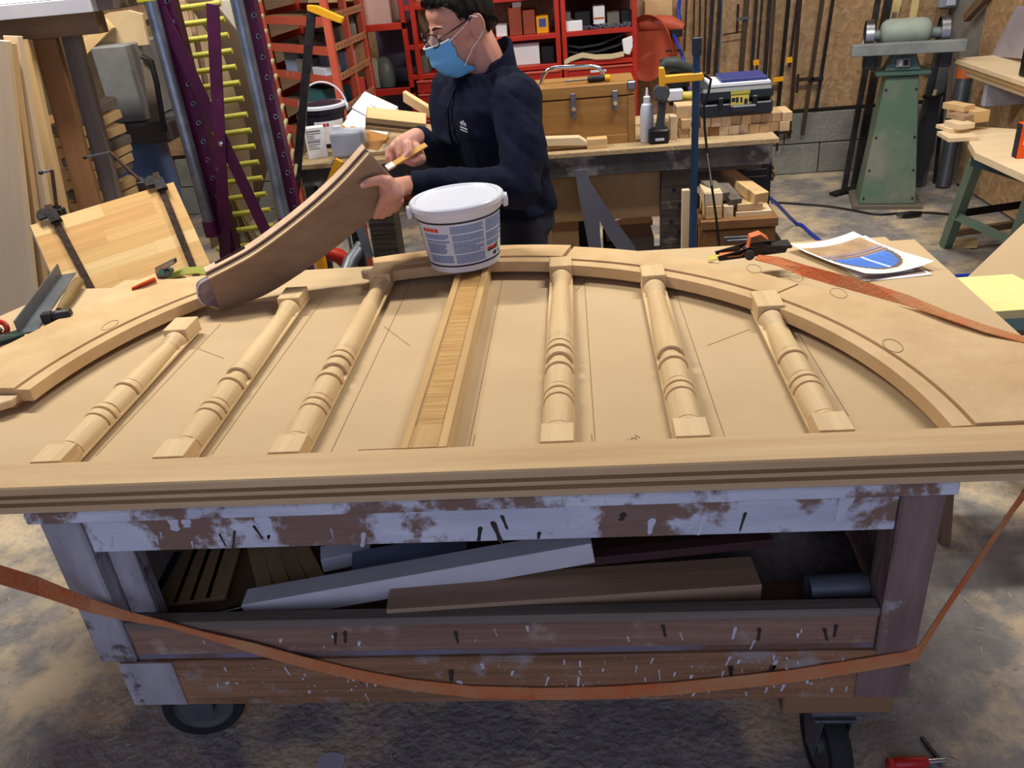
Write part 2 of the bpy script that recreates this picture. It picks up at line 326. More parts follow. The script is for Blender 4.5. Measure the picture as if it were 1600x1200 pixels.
inside('round_rod', 'slim metal rod poking out beside the white moulding', 'rod', PZ(325, 962, .475), PZ(400, 944, .49), .011, .011, STEEL)
inside('steel_knife_blade', 'dark steel straightedge lying inside the left end of the bench', 'straightedge', PZ(226, 962, .475), PZ(278, 862, .50), .018, .004, mat('blade', (70, 78, 92), .4, .7), (0, -.3, 1))
STW = wood('strip_wood', (186, 154, 112), (160, 128, 90), 'X', 14)
for k in range(8):                                   # thin strips lying side by side, each a thing
    if k < 4: a, b = PZ(262+25*k, 946-3*k, .474), PZ(300+21*k, 850, .474)
    else: a, b = PZ(418+26*(k-4), 930-8*(k-4), .478), PZ(396+24*(k-4), 848, .478)
    tag(plank('thin_strip', a, a+(b-a)*1.5, .046 if k < 4 else .034, .010, STW), 'thin wooden strip on the bench shelf, %s of the %s bundle' % (('leftmost', 'second from left', 'third from left', 'rightmost')[k % 4], ('left', 'right')[k//4]), 'strip', 'thin strips lying inside the workbench')
pg = MB(); pc = PZ(1262, 919, ZS+.067); tag(MB().bb((pc.x, pc.y-.03, ZS), (pc.x+.1, pc.y+.05, ZS+.039)).build('packing_block', INS, bevel=.001), 'brown packing block under the grey plastic pipe', 'block'); M = frame((1, .05, 0), (0, 0, 1), pc) @ M4.Rotation(pi/2, 4, 'Y')
pg.lathe([(.022, 0), (.026, 0), (.026, .11), (.022, .11), (.022, 0)], 24, M, cap=False)
tag(pg.build('plastic_pipe', mat('pvc', (92, 96, 104), .4), smooth=True), 'short grey plastic pipe lying in the right end of the bench', 'pipe')
rg = MB(); random.seed(3); base = PZ(1225, 880, ZS)
G = 12
for i in range(G+1):
    for j in range(G+1):
        u, v = i/G-.5, j/G-.5; h = .10*math.exp(-(u*u+v*v)*9)*(1+.5*mnoise.noise(V((u*7, v*7, 3))))
        rg.v.append((base.x+u*.3, base.y+.06+v*.24, ZS+max(h, 0)))
rg.f = [(i*(G+1)+j, (i+1)*(G+1)+j, (i+1)*(G+1)+j+1, i*(G+1)+j+1) for i in range(G) for j in range(G)]; rg.m = [0]*len(rg.f)
tag(rg.build('sawdust_heap', mat('dust', (104, 94, 84), .95, 0, (80, 74, 70), 30, bump=.5), smooth=True), 'heap of grey sawdust in the right end of the bench shelf', 'sawdust', kind='stuff')
# ------------------------------------------------------------------ MDF sheets on top
ZM = .846
sheet = thing('mdf_sheet', (-.3, 1.7, .828), 'large tan fibreboard sheet covering the top of the workbench', 'board')
MB().prism([(-1.62, 1.16), (.92, 1.16), (.925, 2.28), (.86, 2.28), (.858, 2.315), (-1.42, 2.335), (-1.45, 2.2), (-1.62, 2.18)], .828, ZM).build('board', MDF, sheet, bevel=.001)
def pencil(a, b, w=.0016):
    a = PZ(*a, ZM+.0004); b = PZ(*b, ZM+.0004); MB().bar(a, b, w, .0006).build('pencil_line', PENCIL, sheet)
for a, b in (((732, 700), (785, 437)), ((738, 700), (742, 680)), ((930, 694), (913, 437)), ((926, 694), (924, 678)), ((1134, 687), (1055, 454)), ((1326, 650), (1235, 501)), ((331, 710), (505, 467)), ((516, 709), (640, 446)),
             ((150, 712), (345, 506)), ((560, 703), (640, 700)), ((900, 455), (915, 437)), ((600, 510), (640, 540)), ((1105, 540), (1170, 515)), ((310, 545), (350, 560)), ((1050, 693), (1130, 688))): pencil(a, b)
text_obj('pencil_note', 'ouvi', .022, frame((.75, .5, 0), (0, 0, 1), PZ(976, 694, ZM+.0006)), PENCIL, sheet, .0002)
hb = thing('board_stack', PZ(100, 470, .866), 'fibreboard offcut under the hammer at the left end of the bench', 'board')
Q = [PZ(-40, 555, .886), PZ(125, 499, .886), PZ(182, 462, .886), PZ(200, 449, .886), PZ(95, 452, .886), PZ(-60, 520, .886)]
MB().prism([(p.x, p.y) for p in Q], .868, .886).build('upper_sheet', MDF, hb, bevel=.001)
MB().prism([(p.x+.01, p.y+.012) for p in Q], .847, .864).build('lower_sheet', MDFE, hb, bevel=.001)
# ------------------------------------------------------------------ oak fanlight frame parts laid out on the sheet
bm_ = MB(); Y0, Y1, Zb, Zt = 1.143, 1.226, .8462, .897
sec = [(Y1, Zb), (Y1, Zt-.003), (Y1-.022, Zt-.003), (Y1-.022, Zt-.008), (Y1-.0265, Zt-.008), (Y1-.0265, Zt), (Y0+.003, Zt), (Y0, Zt-.003), (Y0, Zt-.0165), (Y0+.018, Zt-.0175), (Y0+.018, Zt-.0255), (Y0+.002, Zt-.0265), (Y0+.002, Zt-.0345), (Y0+.018, Zt-.0355), (Y0+.018, Zt-.0420), (Y0+.001, Zt-.0430), (Y0+.001, Zb)]
bm_.prism([(p[0], p[1]) for p in sec], -1.75, 1.12, M4(((0, 0, 1, 0), (1, 0, 0, 0), (0, 1, 0, 0), (0, 0, 0, 1))))
bt = tag(bm_.build('moulded_rail', OAKX), 'long straight oak bottom rail with grooved front edge', 'rail')
random.seed(11)
ACX, ACY, AA, AB = -.31, 1.205, .955, .985
SECI = [(.016, .8462), (.016, .864), (-.036, .864), (-.036, .893), (-.0025, .893), (-.0025, .888), (.002, .888), (.002, .897)]
def apt(a, d): 
    c, s = math.cos(a), math.sin(a); n = V((c/AA, s/AB)).normalized(); return V((ACX+AA*c+n.x*d, ACY+AB*s+n.y*d))
def seg_mesh(a0, a1, out, dx=0, dy=0, n=16):
    mb = MB(); k = len(SECI)+2
    for i in range(n+1):
        a = rad(a0+(a1-a0)*i/n); o = out(a) if callable(out) else out
        for d, z in SECI+[(o, .897), (o, .8462)]:
            p = apt(a, d); mb.v.append((p.x+dx, p.y+dy, z))
    for i in range(n):
        for j in range(k): mb.f.append((i*k+j, i*k+(j+1) % k, (i+1)*k+(j+1) % k, (i+1)*k+j))
    mb.f += [tuple(range(k)), tuple(range(n*k+k-1, n*k-1, -1))]; mb.m = [0]*len(mb.f); return mb
def straight_out(A, B, dx=0, dy=0):     # distance outward from the groove line to the straight sawn outer edge A-B
    A = V(A); B = V(B)
    def f(a):
        p = apt(a, 0)+V((dx, dy)); n = (apt(a, 1)-apt(a, 0)); e = B-A; w = A-p
        den = n.x*e.y-n.y*e.x; return max(.06, min(.26, (w.x*e.y-w.y*e.x)/den))
    return f
seg1 = thing('arch_segment', (.5, 1.6, ZM), 'curved oak arch segment with a wide straight-sawn outer edge, right end of arch', 'arch segment', 'oak arch segments')
def outr(a):
    f1 = straight_out((.50, 1.89), (.845, 1.585))(a); f2 = straight_out((.845, 1.585), (.88, 1.0))(a); return min(f1, f2)
seg_mesh(1.6, 38.6, outr, n=28).build('body', OAKC, seg1)
seg2 = thing('arch_segment', (.2, 2.1, ZM), 'curved oak arch segment right of the turned spindle behind the bucket, joined both ends', 'arch segment', 'oak arch segments')
seg2['label'] = 'curved oak arch segment between the two dark joints, beside the black ratchet buckle'
seg_mesh(38.9, 74.2, .098).build('body', OAKC, seg2)
seg3 = thing('arch_segment', (-.3, 2.18, ZM), 'curved oak arch segment carrying the white bucket', 'arch segment', 'oak arch segments')
seg_mesh(74.6, 106.5, .092, 0, .018).build('body', OAKC, seg3)
seg4 = thing('arch_segment', (-1.2, 1.85, ZM), 'curved oak arch segment at the left end of the bench near the hammer', 'arch segment', 'oak arch segments')
LDX, LDY = -.045, .04; LP = V((-1.261, 1.555)); LA = rad(12)
def lrot(p, a): d = V((p[0], p[1]))-LP; return V((LP.x+d.x*math.cos(a)-d.y*math.sin(a), LP.y+d.x*math.sin(a)+d.y*math.cos(a)))
LT = V((-.004, -.004))
_oA, _oB = lrot(V((-1.445, 1.75))-LT, -LA), lrot(V((-1.281, 2.224))-LT, -LA)
_m = seg_mesh(126.5, 162.6, straight_out(_oA, _oB, LDX, LDY), LDX, LDY, 26)
_m.v = [(*(lrot(p, LA)+LT), p[2]) for p in _m.v]; _m.build('body', OAKC, seg4)
TENW = mat('tenon_wood', (214, 186, 150), .6, 0, (196, 166, 130), 20)
def tenon(parent, c, dirv, w, l, z0, z1):
    d = V(dirv).normalized(); s = V((-d.y, d.x)); c = V(c); ch = .018
    P = [c-s*w/2, c-s*w/2+d*(l-ch), c-s*(w/2-ch)+d*l, c+s*(w/2-ch)+d*l, c+s*w/2+d*(l-ch), c+s*w/2]
    return MB().prism([(p.x, p.y) for p in P], z0, z1).build('tenon', TENW, parent, bevel=.002)
p3 = apt(rad(106.5), .03)+V((0, .018)); t3 = (apt(rad(108), .03)-apt(rad(106), .03)); tenon(seg3, p3-t3.normalized()*.01, t3, .055, .05, .864, .882)
p4 = lrot(apt(rad(162.6), .05)+V((LDX, LDY)), LA)+LT; t4 = lrot(apt(rad(164), .05), LA)-lrot(apt(rad(162), .05), LA); tenon(seg4, p4-t4.normalized()*.01, t4, .11, .055, .864, .882)
for sg, (px, py) in ((seg1, (1310, 458)), (seg2, (1243, 433)), (seg2, (1178, 420)), (seg1, (1395, 540)), (seg4, (172, 508))):     # pencilled circle marks
    c = PZ(px, py, .8975); MB().tube([(c.x+.017*math.cos(2*pi*i/20), c.y+.03*math.sin(2*pi*i/20), c.z) for i in range(20)], .0007, 4, True).build('pencil_mark', PENCIL, sg)
# ---- half-turned spindles
def arch_y(x): return ACY+AB*math.sqrt(1-((x-ACX)/AA)**2)
def spindle(x, ylen, extra, label, dy=None):
    y0 = 1.2335; L = ylen; blk = .082; bz = .0475
    if dy is not None:                               # top block laps onto the arch ledge
        s_ = (arch_y(x)-ACY)/AB; c_ = (x-ACX)/AA; ny = (s_/AB)/math.hypot(c_/AA, s_/AB); ye = arch_y(x)+dy+.012; L = ye-y0; blk = .012+.036/ny+.024; bz = .0527
    t = thing('half_turned_spindle', (x, y0+L/2, ZM), label, 'spindle', 'half-turned oak spindles')
    w = .031
    MB().bb((x-w, y0, ZM+.0095), (x+w, y0+L, ZM+.016)).build('backing_strip', OAKY, t, bevel=.001); MB().bb((x-w+.016, y0+.002, ZM+.0005), (x+w-.016, y0+L-.002, ZM+.0093)).build('back_tongue', OAKY, t)
    MB().bb((x-w+.001, y0+.001, ZM+.0162), (x+w-.001, y0+.064, ZM+.0465)).build('bottom_block', OAKY, t, bevel=.0012)
    MB().bb((x-w+.001, y0+L-blk, ZM+.0162), (x+w-.001, y0+L-.001, ZM+bz)).build('top_block', OAKY, t, bevel=.0012)
    r = .0292
    P = [(.024, .064), (.0292, .066), (.0295, .073), (.0245, .0735), (.0245, .077), (.0282, .0775), (.0292, .12), (.0290, .176), (.0245, .1768), (.0245, .1815), (.0302, .182), (.0310, .190), (.0304, .200), (.0248, .2005), (.0248, .2075), (.0308, .208), (.0312, .215), (.0302, .2225), (.0245, .223), (.0245, .230), (.0272, .2305), (.0285, .262), (.0283, .305), (.0242, .3055), (.0242, .312), (.0308, .3125), (.0312, .321), (.0302, .330), (.0225, .3305)]
    y = .3305
    if extra >= 1: P += [(.0215, y+.008), (.0225, y+.030), (.0295, y+.0305), (.0312, y+.040), (.0305, y+.054), (.0245, y+.0545)]; y += .0545
    if extra >= 2: P += [(.0250, y+.014), (.0300, y+.0145), (.0310, y+.024), (.0302, y+.033), (.0245, y+.0335), (.0245, y+.041), (.0298, y+.0415), (.0302, y+.052), (.0292, y+.060), (.0255, y+.0605)]; y += .0605
    e = L-blk; P += [(.0285, y+.004), (.0285, y+(e-y)*.1), (.027, y+(e-y)*.3), (.0235, y+(e-y)*.55), (.021, e-.055), (.0206, e-.05), (.0245, e-.044), (.0245, e-.038), (.0215, e-.035), (.0235, e-.024), (.028, e-.014), (.0285, e-.006), (.027, e)]
    M = M4(((1, 0, 0, x), (0, 0, 1, y0), (0, 1, 0, ZM+.0162), (0, 0, 0, 1)))
    MB().lathe(P, 18, M, 0, pi).build('turned_half', OAKY, t, smooth=True); return t
spindle(-1.022, .665, 0, 'half-turned oak spindle at the far left of the row, one of the two shortest')
spindle(-.781, .835, 1, 'half-turned oak spindle second from left, below the held arch piece')
spindle(-.560, .965, 2, 'half-turned oak spindle just left of the flat panelled mullion', .018)
spindle(-.060, .975, 2, 'half-turned oak spindle just right of the flat panelled mullion', 0)
spindle(.178, .885, 1, 'half-turned oak spindle second from right in the row', 0)
spindle(.421, .70, 0, 'half-turned oak spindle at the far right of the row beside the arch end', 0)
mu = thing('panelled_mullion', (-.30, 1.7, ZM), 'flat oak mullion with a long sunken panel running up to the bucket', 'mullion')
xa, xb, ya, yb, zt = -.345, -.257, 1.232, 2.165, ZM+.046
q = MB(); q.bb((xa, ya, ZM+.0005), (xb, yb, zt-.006)); q.build('core', OAKY, mu, bevel=.001)
for nm, a, b_ in (('stile', (xa, ya, zt-.0059), (xa+.017, yb, zt)), ('stile', (xb-.017, ya, zt-.0059), (xb, yb, zt)), ('rail', (xa+.0172, ya, zt-.0059), (xb-.0172, ya+.075, zt)), ('rail', (xa+.0172, yb-.03, zt-.0059), (xb-.0172, yb, zt))):
    box(nm, a, b_, OAKD, mu, .001)
box('sunk_panel', (xa+.02, ya+.078, zt-.0058), (xb-.02, yb-.033, zt-.0042), wood('curly_oak', (204, 164, 102), (158, 116, 64), 'X', 170, contrast=.45), mu, .001)
# ------------------------------------------------------------------ white bucket standing on the arch
def bucket(name, base, r0, r1, h, label, body_m, lid_m, tilt=(0, 0), handle='down', hz=0, printed=True, group=None):
    M0 = M4.Translation(V(base)) @ M4.Rotation(tilt[0], 4, 'X') @ M4.Rotation(tilt[1], 4, 'Y') @ M4.Rotation(hz, 4, 'Z')
    t = thing(name, base, label, 'bucket', group, M=M0)
    def rr(z): return r0+(r1-r0)*z/h
    MB().lathe([(r0*.9, 0), (r0, .004), (rr(h*.80), h*.80), (rr(h*.80)+.006, h*.805), (rr(h)+.006, h*.93), (rr(h), h*.935), (rr(h)-.003, h*.94)], 48, cap=True).build('body', body_m, t, M=M0, smooth=True)
    MB().lathe([(r1+.008, h*.90), (r1+.010, h*.905), (r1+.010, h*.965), (r1+.006, h*.985), (r1-.004, h*.985), (r1-.008, h*.965), (r1-.014, h*.965), (.002, h*.97)], 48).build('lid', lid_m, t, M=M0, smooth=True)
    for s in (-1, 1):
        MB().lathe([(.016, -.004), (.02, 0), (.018, .010), (.004, .012)], 16, M0 @ M4.Translation((s*(r1+.008), 0, h*.84)) @ M4.Rotation(s*pi/2, 4, 'Y')).build('handle_lug', WHITE, t, smooth=True)
    if handle == 'up': pts = [M0 @ V(((r1+.014)*math.cos(pi*i/20), .012*math.sin(pi*i/20), h*.84+(r1*1.25)*math.sin(pi*i/20))) for i in range(21)]
    else: pts = [M0 @ V(((r1+.016)*math.cos(pi*i/20), (r1+.02)*math.sin(pi*i/20), h*.84-.055*math.sin(pi*i/20))) for i in range(21)]
    MB().tube(pts, .0045, 8).build('handle', WHITE, t, smooth=True)
    def patch(nm, a0, a1, z0, z1, m, off=.0006, n=14):
        mb = MB(); k = 2
        for i in range(n+1):
            a = rad(a0+(a1-a0)*i/n)
            for z in (z0, z1):
                for o in (off, off-.0005): r = rr(z)+o; mb.v.append((r*math.cos(a), r*math.sin(a), z))
        for i in range(n):
            b = i*4; mb.f += [(b, b+4, b+6, b+2), (b+1, b+3, b+7, b+5), (b, b+1, b+5, b+4), (b+2, b+6, b+7, b+3)]
        mb.m = [0]*len(mb.f); return mb.build(nm, m, t, M=M0)
    return t, patch
NAVY = mat('navy_print', (24, 26, 52), .4)
BLUETXT = mat('blue_print', (92, 122, 170), .6, 0, (232, 236, 244), 120, (1, 1, 14), 0, None, .12)
bc = PZ(728, 409, .8975)
bk, patch = bucket('glue_bucket', (bc.x, bc.y, .8985), .097, .118, .19, 'white plastic bucket with lid and printed label standing on the arch', WHITE, WHITE, (0, rad(-2)), 'down', rad(8))
zl0, zl1 = .026, .142
patch('label_panel', 188, 352, zl0, zl1, mat('label_blue', (206, 218, 240), .4), .0006, 30)
patch('label_band', 180, 360, zl1, zl1+.005, NAVY, .0009, 30); patch('label_band', 180, 360, zl0-.005, zl0, NAVY, .0009, 30)
patch('label_edge', 176, 190, zl0, zl1, BLACK, .0009, 4)
RDP = mat('red_print', (214, 62, 40), .5)
for i in range(4): patch('warning_square', 211+i*7.2, 217+i*7.2, .121, .131, RDP, .0012, 3)
def para(a0, a1, z1, nl, m=BLUETXT):               # a paragraph: one thin patch per printed line
    for i in range(nl):
        cut = random.uniform(.7, 1) if i % 4 == 3 else 1
        patch('text_line', a0, a0+(a1-a0)*cut, z1-i*.0036-.0022, z1-i*.0036, mat('txt', (92, 120, 172), .6), .0011, 5)
random.seed(5)
para(211, 252, .115, 4); para(211, 252, .097, 2); para(212, 246, .088, 8); para(213, 254, .054, 6)
para(256, 303, .136, 6); para(257, 303, .111, 5); para(257, 303, .091, 9); para(258, 303, .055, 7)
para(307, 345, .138, 9); para(307, 345, .102, 6); para(307, 340, .078, 4)
patch('logo_block', 308, 331, .048, .060, mat('logo_dark', (60, 30, 40), .5), .0012, 5); patch('logo_block', 308, 324, .054, .060, RDP, .0014, 5); patch('logo_leaf', 328, 333, .048, .063, mat('leafg', (70, 120, 60), .5), .0016, 3)
patch('house_mark', 320, 328, .032, .042, INK, .0012, 3); patch('round_mark', 332, 338, .032, .042, mat('txt', (92, 120, 172)), .0012, 3)
# ------------------------------------------------------------------ the arch piece the man holds
az, tl = rad(33), rad(21)
HN = V((math.sin(az)*math.cos(tl), -math.cos(az)*math.cos(tl), -math.sin(tl))); HP = PZ(345, 487, .8475)
inn = [(326, 436), (365, 416), (400, 396), (450, 360), (500, 319), (540, 281), (577, 240)]
outp = [(345, 487), (385, 473), (420, 458), (470, 427), (520, 390), (570, 350), (605, 322), (632, 300)]
def curve3(pts, n):                                  # smooth curve through the unprojected points
    P = [PP(x, y, HP, HN) for x, y in pts]; res = []
    for i in range(len(P)-1):
        p0 = P[max(i-1, 0)]; p1 = P[i]; p2 = P[i+1]; p3 = P[min(i+2, len(P)-1)]
        for k in range(n):
            t = k/n; res.append(.5*((2*p1)+(p2-p0)*t+(2*p0-5*p1+4*p2-p3)*t*t+(3*p1-p0-3*p2+p3)*t**3))
    return res+[P[-1]]
ci = curve3(inn, 4); co = curve3(outp, 4)
held = thing('arch_segment', HP, 'curved oak arch segment held up by the man, end resting on the sheet', 'arch segment', 'oak arch segments')
mb = MB(); dn = V((.15, 0, -1)).normalized()
HELDF = mat('oak_sawn', (150, 126, 104), .7, 0, (128, 104, 84), 9, (1, 1, 3), .25, 50, .5, .25)  # same oak, its colour darkened to stand for the unlit face
def layer(off, th, drop):
    A = [p-HN*off+dn*drop for p in ci]; B = [p-HN*off for p in co]
    k = len(A); nB = len(B); n0 = len(mb.v)
    B = [B[min(int(round(i*(nB-1)/(k-1))), nB-1)] for i in range(k)]
    for i in range(k): mb.v += [tuple(A[i]), tuple(B[i]), tuple(A[i]-HN*th), tuple(B[i]-HN*th)]
    for i in range(k-1):
        b = n0+i*4; mb.f += [(b, b+4, b+5, b+1), (b+2, b+3, b+7, b+6), (b, b+2, b+6, b+4), (b+1, b+5, b+7, b+3)]
    e = n0+(k-1)*4; mb.f += [(n0, n0+1, n0+3, n0+2), (e, e+2, e+3, e+1)]
    mb.m = [0]*len(mb.f)
layer(0, .007, 0); layer(.007, .020, .006); layer(.027, .022, -.001)
mb.build('body', HELDF, held)
Bk = [p-HN*.026+V((0, 0, .0022)) for p in ci]
for nm, o0, o1, dz, m in (('edge_lip', .0275, .0485, .0018, mat('pale_oak', (226, 190, 156), .6, 0, (208, 170, 134), 20)), ('front_arris', .0005, .0065, .0008, mat('oak_arris_lit', (228, 196, 146), .6, 0, (212, 178, 126), 20))):  # edge lip in paler oak; front arris painted lighter as a lit chamfer
    rb = MB()
    for p in ci: rb.v += [tuple(p-HN*o0+V((0, 0, dz))), tuple(p-HN*o1+V((0, 0, dz))), tuple(p-HN*o1+V((0, 0, dz-.0035))), tuple(p-HN*o0+V((0, 0, dz-.0035)))]
    for i in range(len(ci)-1):
        for j in range(4): rb.f.append((i*4+j, i*4+(j+1) % 4, i*4+4+(j+1) % 4, i*4+4+j))
    rb.f += [(0, 1, 2, 3), tuple(4*(len(ci)-1)+j for j in (3, 2, 1, 0))]; rb.m = [0]*len(rb.f); rb.build(nm, m, held)
sl = MB(); sl.tube([ci[i]-HN*.042+V((0, 0, .0035)) for i in range(2, 8)], .003, 4); sl.build('mortise_slot', mat('slot_dark', (64, 44, 36), .9), held)
tp = [PP(x, y, HP-HN*.018, HN) for x, y in ((336, 434), (322, 437), (312, 443), (308, 450), (309, 462), (314, 472), (320, 477), (345, 482))]
MB().slab(tp, HN, .014).build('tenon', mat('tenon_glue', (150, 134, 142), .5, 0, (118, 102, 110), 40, bump=.2), held, bevel=.001)
tr = [PP(x, y, HP-HN*.0165, HN) for x, y in ((336, 434), (322, 437), (312, 443), (308, 450), (309, 462), (314, 472), (320, 477))]
MB().tube(tr, .0022, 6).build('glue_bead', WHITE, held, smooth=True)
# ------------------------------------------------------------------ printed sheets and the strap on the right
def sheet_paper(name, cs, z, label, curl, pic):
    c = [PZ(x, y, z) for x, y in cs]; n = 56
    def P(u, v, dz=0):
        p = (c[0]*(1-u)+c[1]*u)*(1-v)+(c[3]*(1-u)+c[2]*u)*v
        return V((p.x, p.y, z+.0008+dz+curl*((2*u-1)**2*.6+max(0, v-.6)*.9+max(0, .25-v)*1.2)*.035))
    mb = MB()
    for dz in (0, -.0006):
        for i in range(n+1):
            for j in range(n+1): mb.v.append(tuple(P(i/n, j/n, dz)))
    k = (n+1)**2; I = lambda i, j: i*(n+1)+j
    for i in range(n):
        for j in range(n):
            mb.f += [(I(i, j), I(i+1, j), I(i+1, j+1), I(i, j+1)), (k+I(i, j), k+I(i, j+1), k+I(i+1, j+1), k+I(i+1, j))]; mb.m += [pic((i+.5)/n, (j+.5)/n), 0]
    for i in range(n):
        for a, b in (((i, 0), (i+1, 0)), ((i+1, n), (i, n)), ((0, i+1), (0, i)), ((n, i), (n, i+1))): mb.f.append((I(*a), k+I(*a), k+I(*b), I(*b))); mb.m.append(0)
    return tag(mb.build(name, PR), label, 'paper', 'printed sheets')
PR = [PAPER, mat('print_plaster', (200, 168, 126), .6, 0, (146, 112, 80), 14, (1, 1, 1), 0, None, .5), mat('print_mauve', (176, 152, 150), .6, 0, (140, 116, 118), 12), mat('print_frame', (104, 92, 92), .6), mat('print_blue', (44, 112, 226), .5, 0, (60, 130, 236), 6), mat('print_yellow', (232, 226, 196), .6)]
def pic1(u, v):
    if u < .05 or u > .97 or v < .12: return 0
    if v < .36: return 1
    if v < .50: return 3 if abs(v-.42) < .01 or abs(v-.475) < .012 else 2
    q = ((u-.52)/.43)**2+((v-.5)/.40)**2
    if q < .78:
        if abs(u-.55) < .02 and v > .5: return 0
        return 3 if abs(((u-.52)*11) % 1-.5) < .09 and v > .55 else 4
    if q < 1: return 3
    return 5 if q < 1.12 else 0
def pic2(u, v): return 2 if (u > .86 or v > .90) and u < .97 and v < .97 else 0
sheet_paper('printed_sheet', ((1262, 384), (1352, 369), (1457, 430), (1349, 441)), ZM, 'lower printed paper sheet mostly hidden under the one showing a blue arched window', .05, pic2)
sheet_paper('printed_sheet', ((1232, 390), (1332, 371), (1458, 419), (1350, 438)), ZM+.004, 'printed paper sheet with a picture of a blue arched window on the bench', .55, pic1)
STR = mat('orange_webbing', (196, 98, 52), .8, 0, (186, 136, 90), 7, (1, 1, 1), .3, 160, .3)
st = thing('ratchet_strap', PZ(1165, 400, .9), 'orange webbing strap with black ratchet buckle round the workbench', 'strap')
W = .034
pt = [(1182, 402), (1215, 408), (1260, 424), (1310, 438), (1360, 452), (1420, 470), (1480, 493), (1540, 514)]
P3 = []; WV = []
for i, (x, y) in enumerate(pt):
    u = i/(len(pt)-1); P3.append(PZ(x, y, .912-.008*u+.004*math.sin(u*pi)))
    tw = math.sin(min(u*1.15, 1)*pi); WV.append(V((.4, .75, 0)).normalized()*W*(1-.55*tw)+V((0, 0, 1))*W*.75*tw+V((.25, .35, 0))*0)
P3 += [V((.90, 1.50, .892)), V((.926, 1.44, .86)), V((.925, 1.40, .80)), V((.80, 1.32, .66)), V((.66, 1.22, .50)), V((.594, 1.165, .432)), V((.57, 1.1615, .424))]
WV += [V((0, W, 0))]*3+[V((.012, .018, .026))]*2+[V((0, .004, W)), V((0, 0, W))]
for x, y in ((1340, 1040), (1240, 1056), (1150, 1066), (1050, 1076), (950, 1082), (850, 1084), (740, 1081), (640, 1070), (560, 1055), (480, 1036), (400, 1014), (320, 992), (260, 975)):
    p = PY(x, y, 1.163); P3.append(p); k = 1 if x > 330 else .55; WV.append(V((-.004, 0, W*k)))
for x, y, yy, k in ((200, 963, 1.155, .35), (140, 946, 1.14, .7), (60, 916, 1.10, 1), (0, 898, 1.06, 1), (-90, 868, 1.0, 1)):
    P3.append(PY(x, y, yy)); WV.append(V((.006, .012, W*k)))
mb = MB(); mb.ribbon(P3, WV, .0022); mb.build('webbing', STR, st)
rc = PZ(1168, 399, .905)
def RL(x, y, z): return V((rc.x+x, rc.y+y, .899+z))
for s in (-.02, .02):
    MB().slab([RL(-.075, s, .002), RL(.10, s+.035, .002), RL(.11, s+.04, .02), RL(.03, s+.01, .03), RL(0, s, .034), RL(-.03, s, .026), RL(-.08, s, .014)], (.2, -1, 0), .003).build('ratchet_arm', BLACK, st)
MB().cyl(RL(0, -.03, .016), RL(0, .03, .016), .013, n=16).build('ratchet_hub', mat('hub_grey', (70, 72, 78), .4, .5), st)
MB().box(RL(.09, .035, .018), (.05, .05, .008)).build('ratchet_lever', BLACK, st, bevel=.002)
MB().ribbon([RL(-.07, 0, .01), RL(-.02, 0, .012), RL(0, .0, .03), RL(.005, .01, .055), RL(.03, .015, .06), RL(.05, .015, .045)], [V((0, .032, 0))]*6, .0025).build('webbing_tail', mat('orange_tail', (224, 120, 70), .8), st)
MB().ribbon([RL(-.1, -.002, .004), RL(-.06, 0, .008)], [V((0, .03, 0))]*2, .002).build('webbing_stub', mat('yellow_web', (206, 196, 90), .8), st)
# ------------------------------------------------------------------ tools and things on the left of the bench
ZH = .8865
hm = thing('hammer', PZ(95, 490, ZH), 'hammer with worn wooden handle lying at the left of the bench', 'hammer')
a = PZ(66, 497, ZH+.014); b = PZ(112, 490, ZH+.014); Mh = frame(b-a, (0, 0, 1), a); L_ = (b-a).length
h = MB(); h.bb((0, -.013, -.013), (L_*.35, .013, .013), Mh); h.lathe([(.0135, L_*.35), (.016, L_*.5), (.016, L_*.96), (.0145, L_)], 8, Mh @ M4.Rotation(pi/2, 4, 'Y')); h.build('head', IRON, hm, bevel=.002)
MB().tube([PZ(93, 486, ZH+.016), PZ(103, 470, ZH+.018), PZ(112, 456, ZH+.019), PZ(123, 440, ZH+.02)], [.010, .013, .016, .015], 12).build('handle', wood('handle_wood', (140, 116, 76), (104, 82, 50), 'Y', 30), hm, smooth=True)
ai = thing('angle_iron', PZ(60, 480, ZH), 'grey steel angle iron lying beside the hammer', 'angle iron')
a = PZ(30, 522, ZH+.002); b = PZ(96, 430, ZH+.002); MB().bar(a+V((0, 0, .018)), b+V((0, 0, .018)), .004, .038, (0, 0, 1)).build('upright_flange', GREYM, ai, bevel=.001)
d = (b-a).normalized(); sd = V((d.y, -d.x, 0)); MB().bar(a+sd*.022, b+sd*.022, .042, .004).build('flat_flange', GREYM, ai, bevel=.001)
gc = thing('hand_clamp', PZ(5, 520, ZH), 'dark green clamp with a red ring handle at the left edge of the bench', 'clamp')
c = PZ(2, 513, ZH+.02); MB().tube([(c.x+.016*math.cos(2*pi*i/16), c.y+.004*math.sin(2*pi*i/16), c.z+.016*math.sin(2*pi*i/16)) for i in range(16)], .007, 8, True).build('ring_handle', mat('red_plastic', (200, 50, 36), .35), gc, smooth=True)
MB().slab([PZ(-40, 545, ZH+.012), PZ(38, 522, ZH+.012), PZ(30, 514, ZH+.012), PZ(-5, 524, ZH+.014), PZ(-40, 532, ZH+.012)], (0, 0, 1), .011).build('jaw', mat('dark_green', (28, 52, 46), .4), gc, bevel=.002)
MB().cyl(PZ(3, 514, ZH+.02), PZ(-14, 524, ZH+.014), .005).build('screw', STEEL, gc)
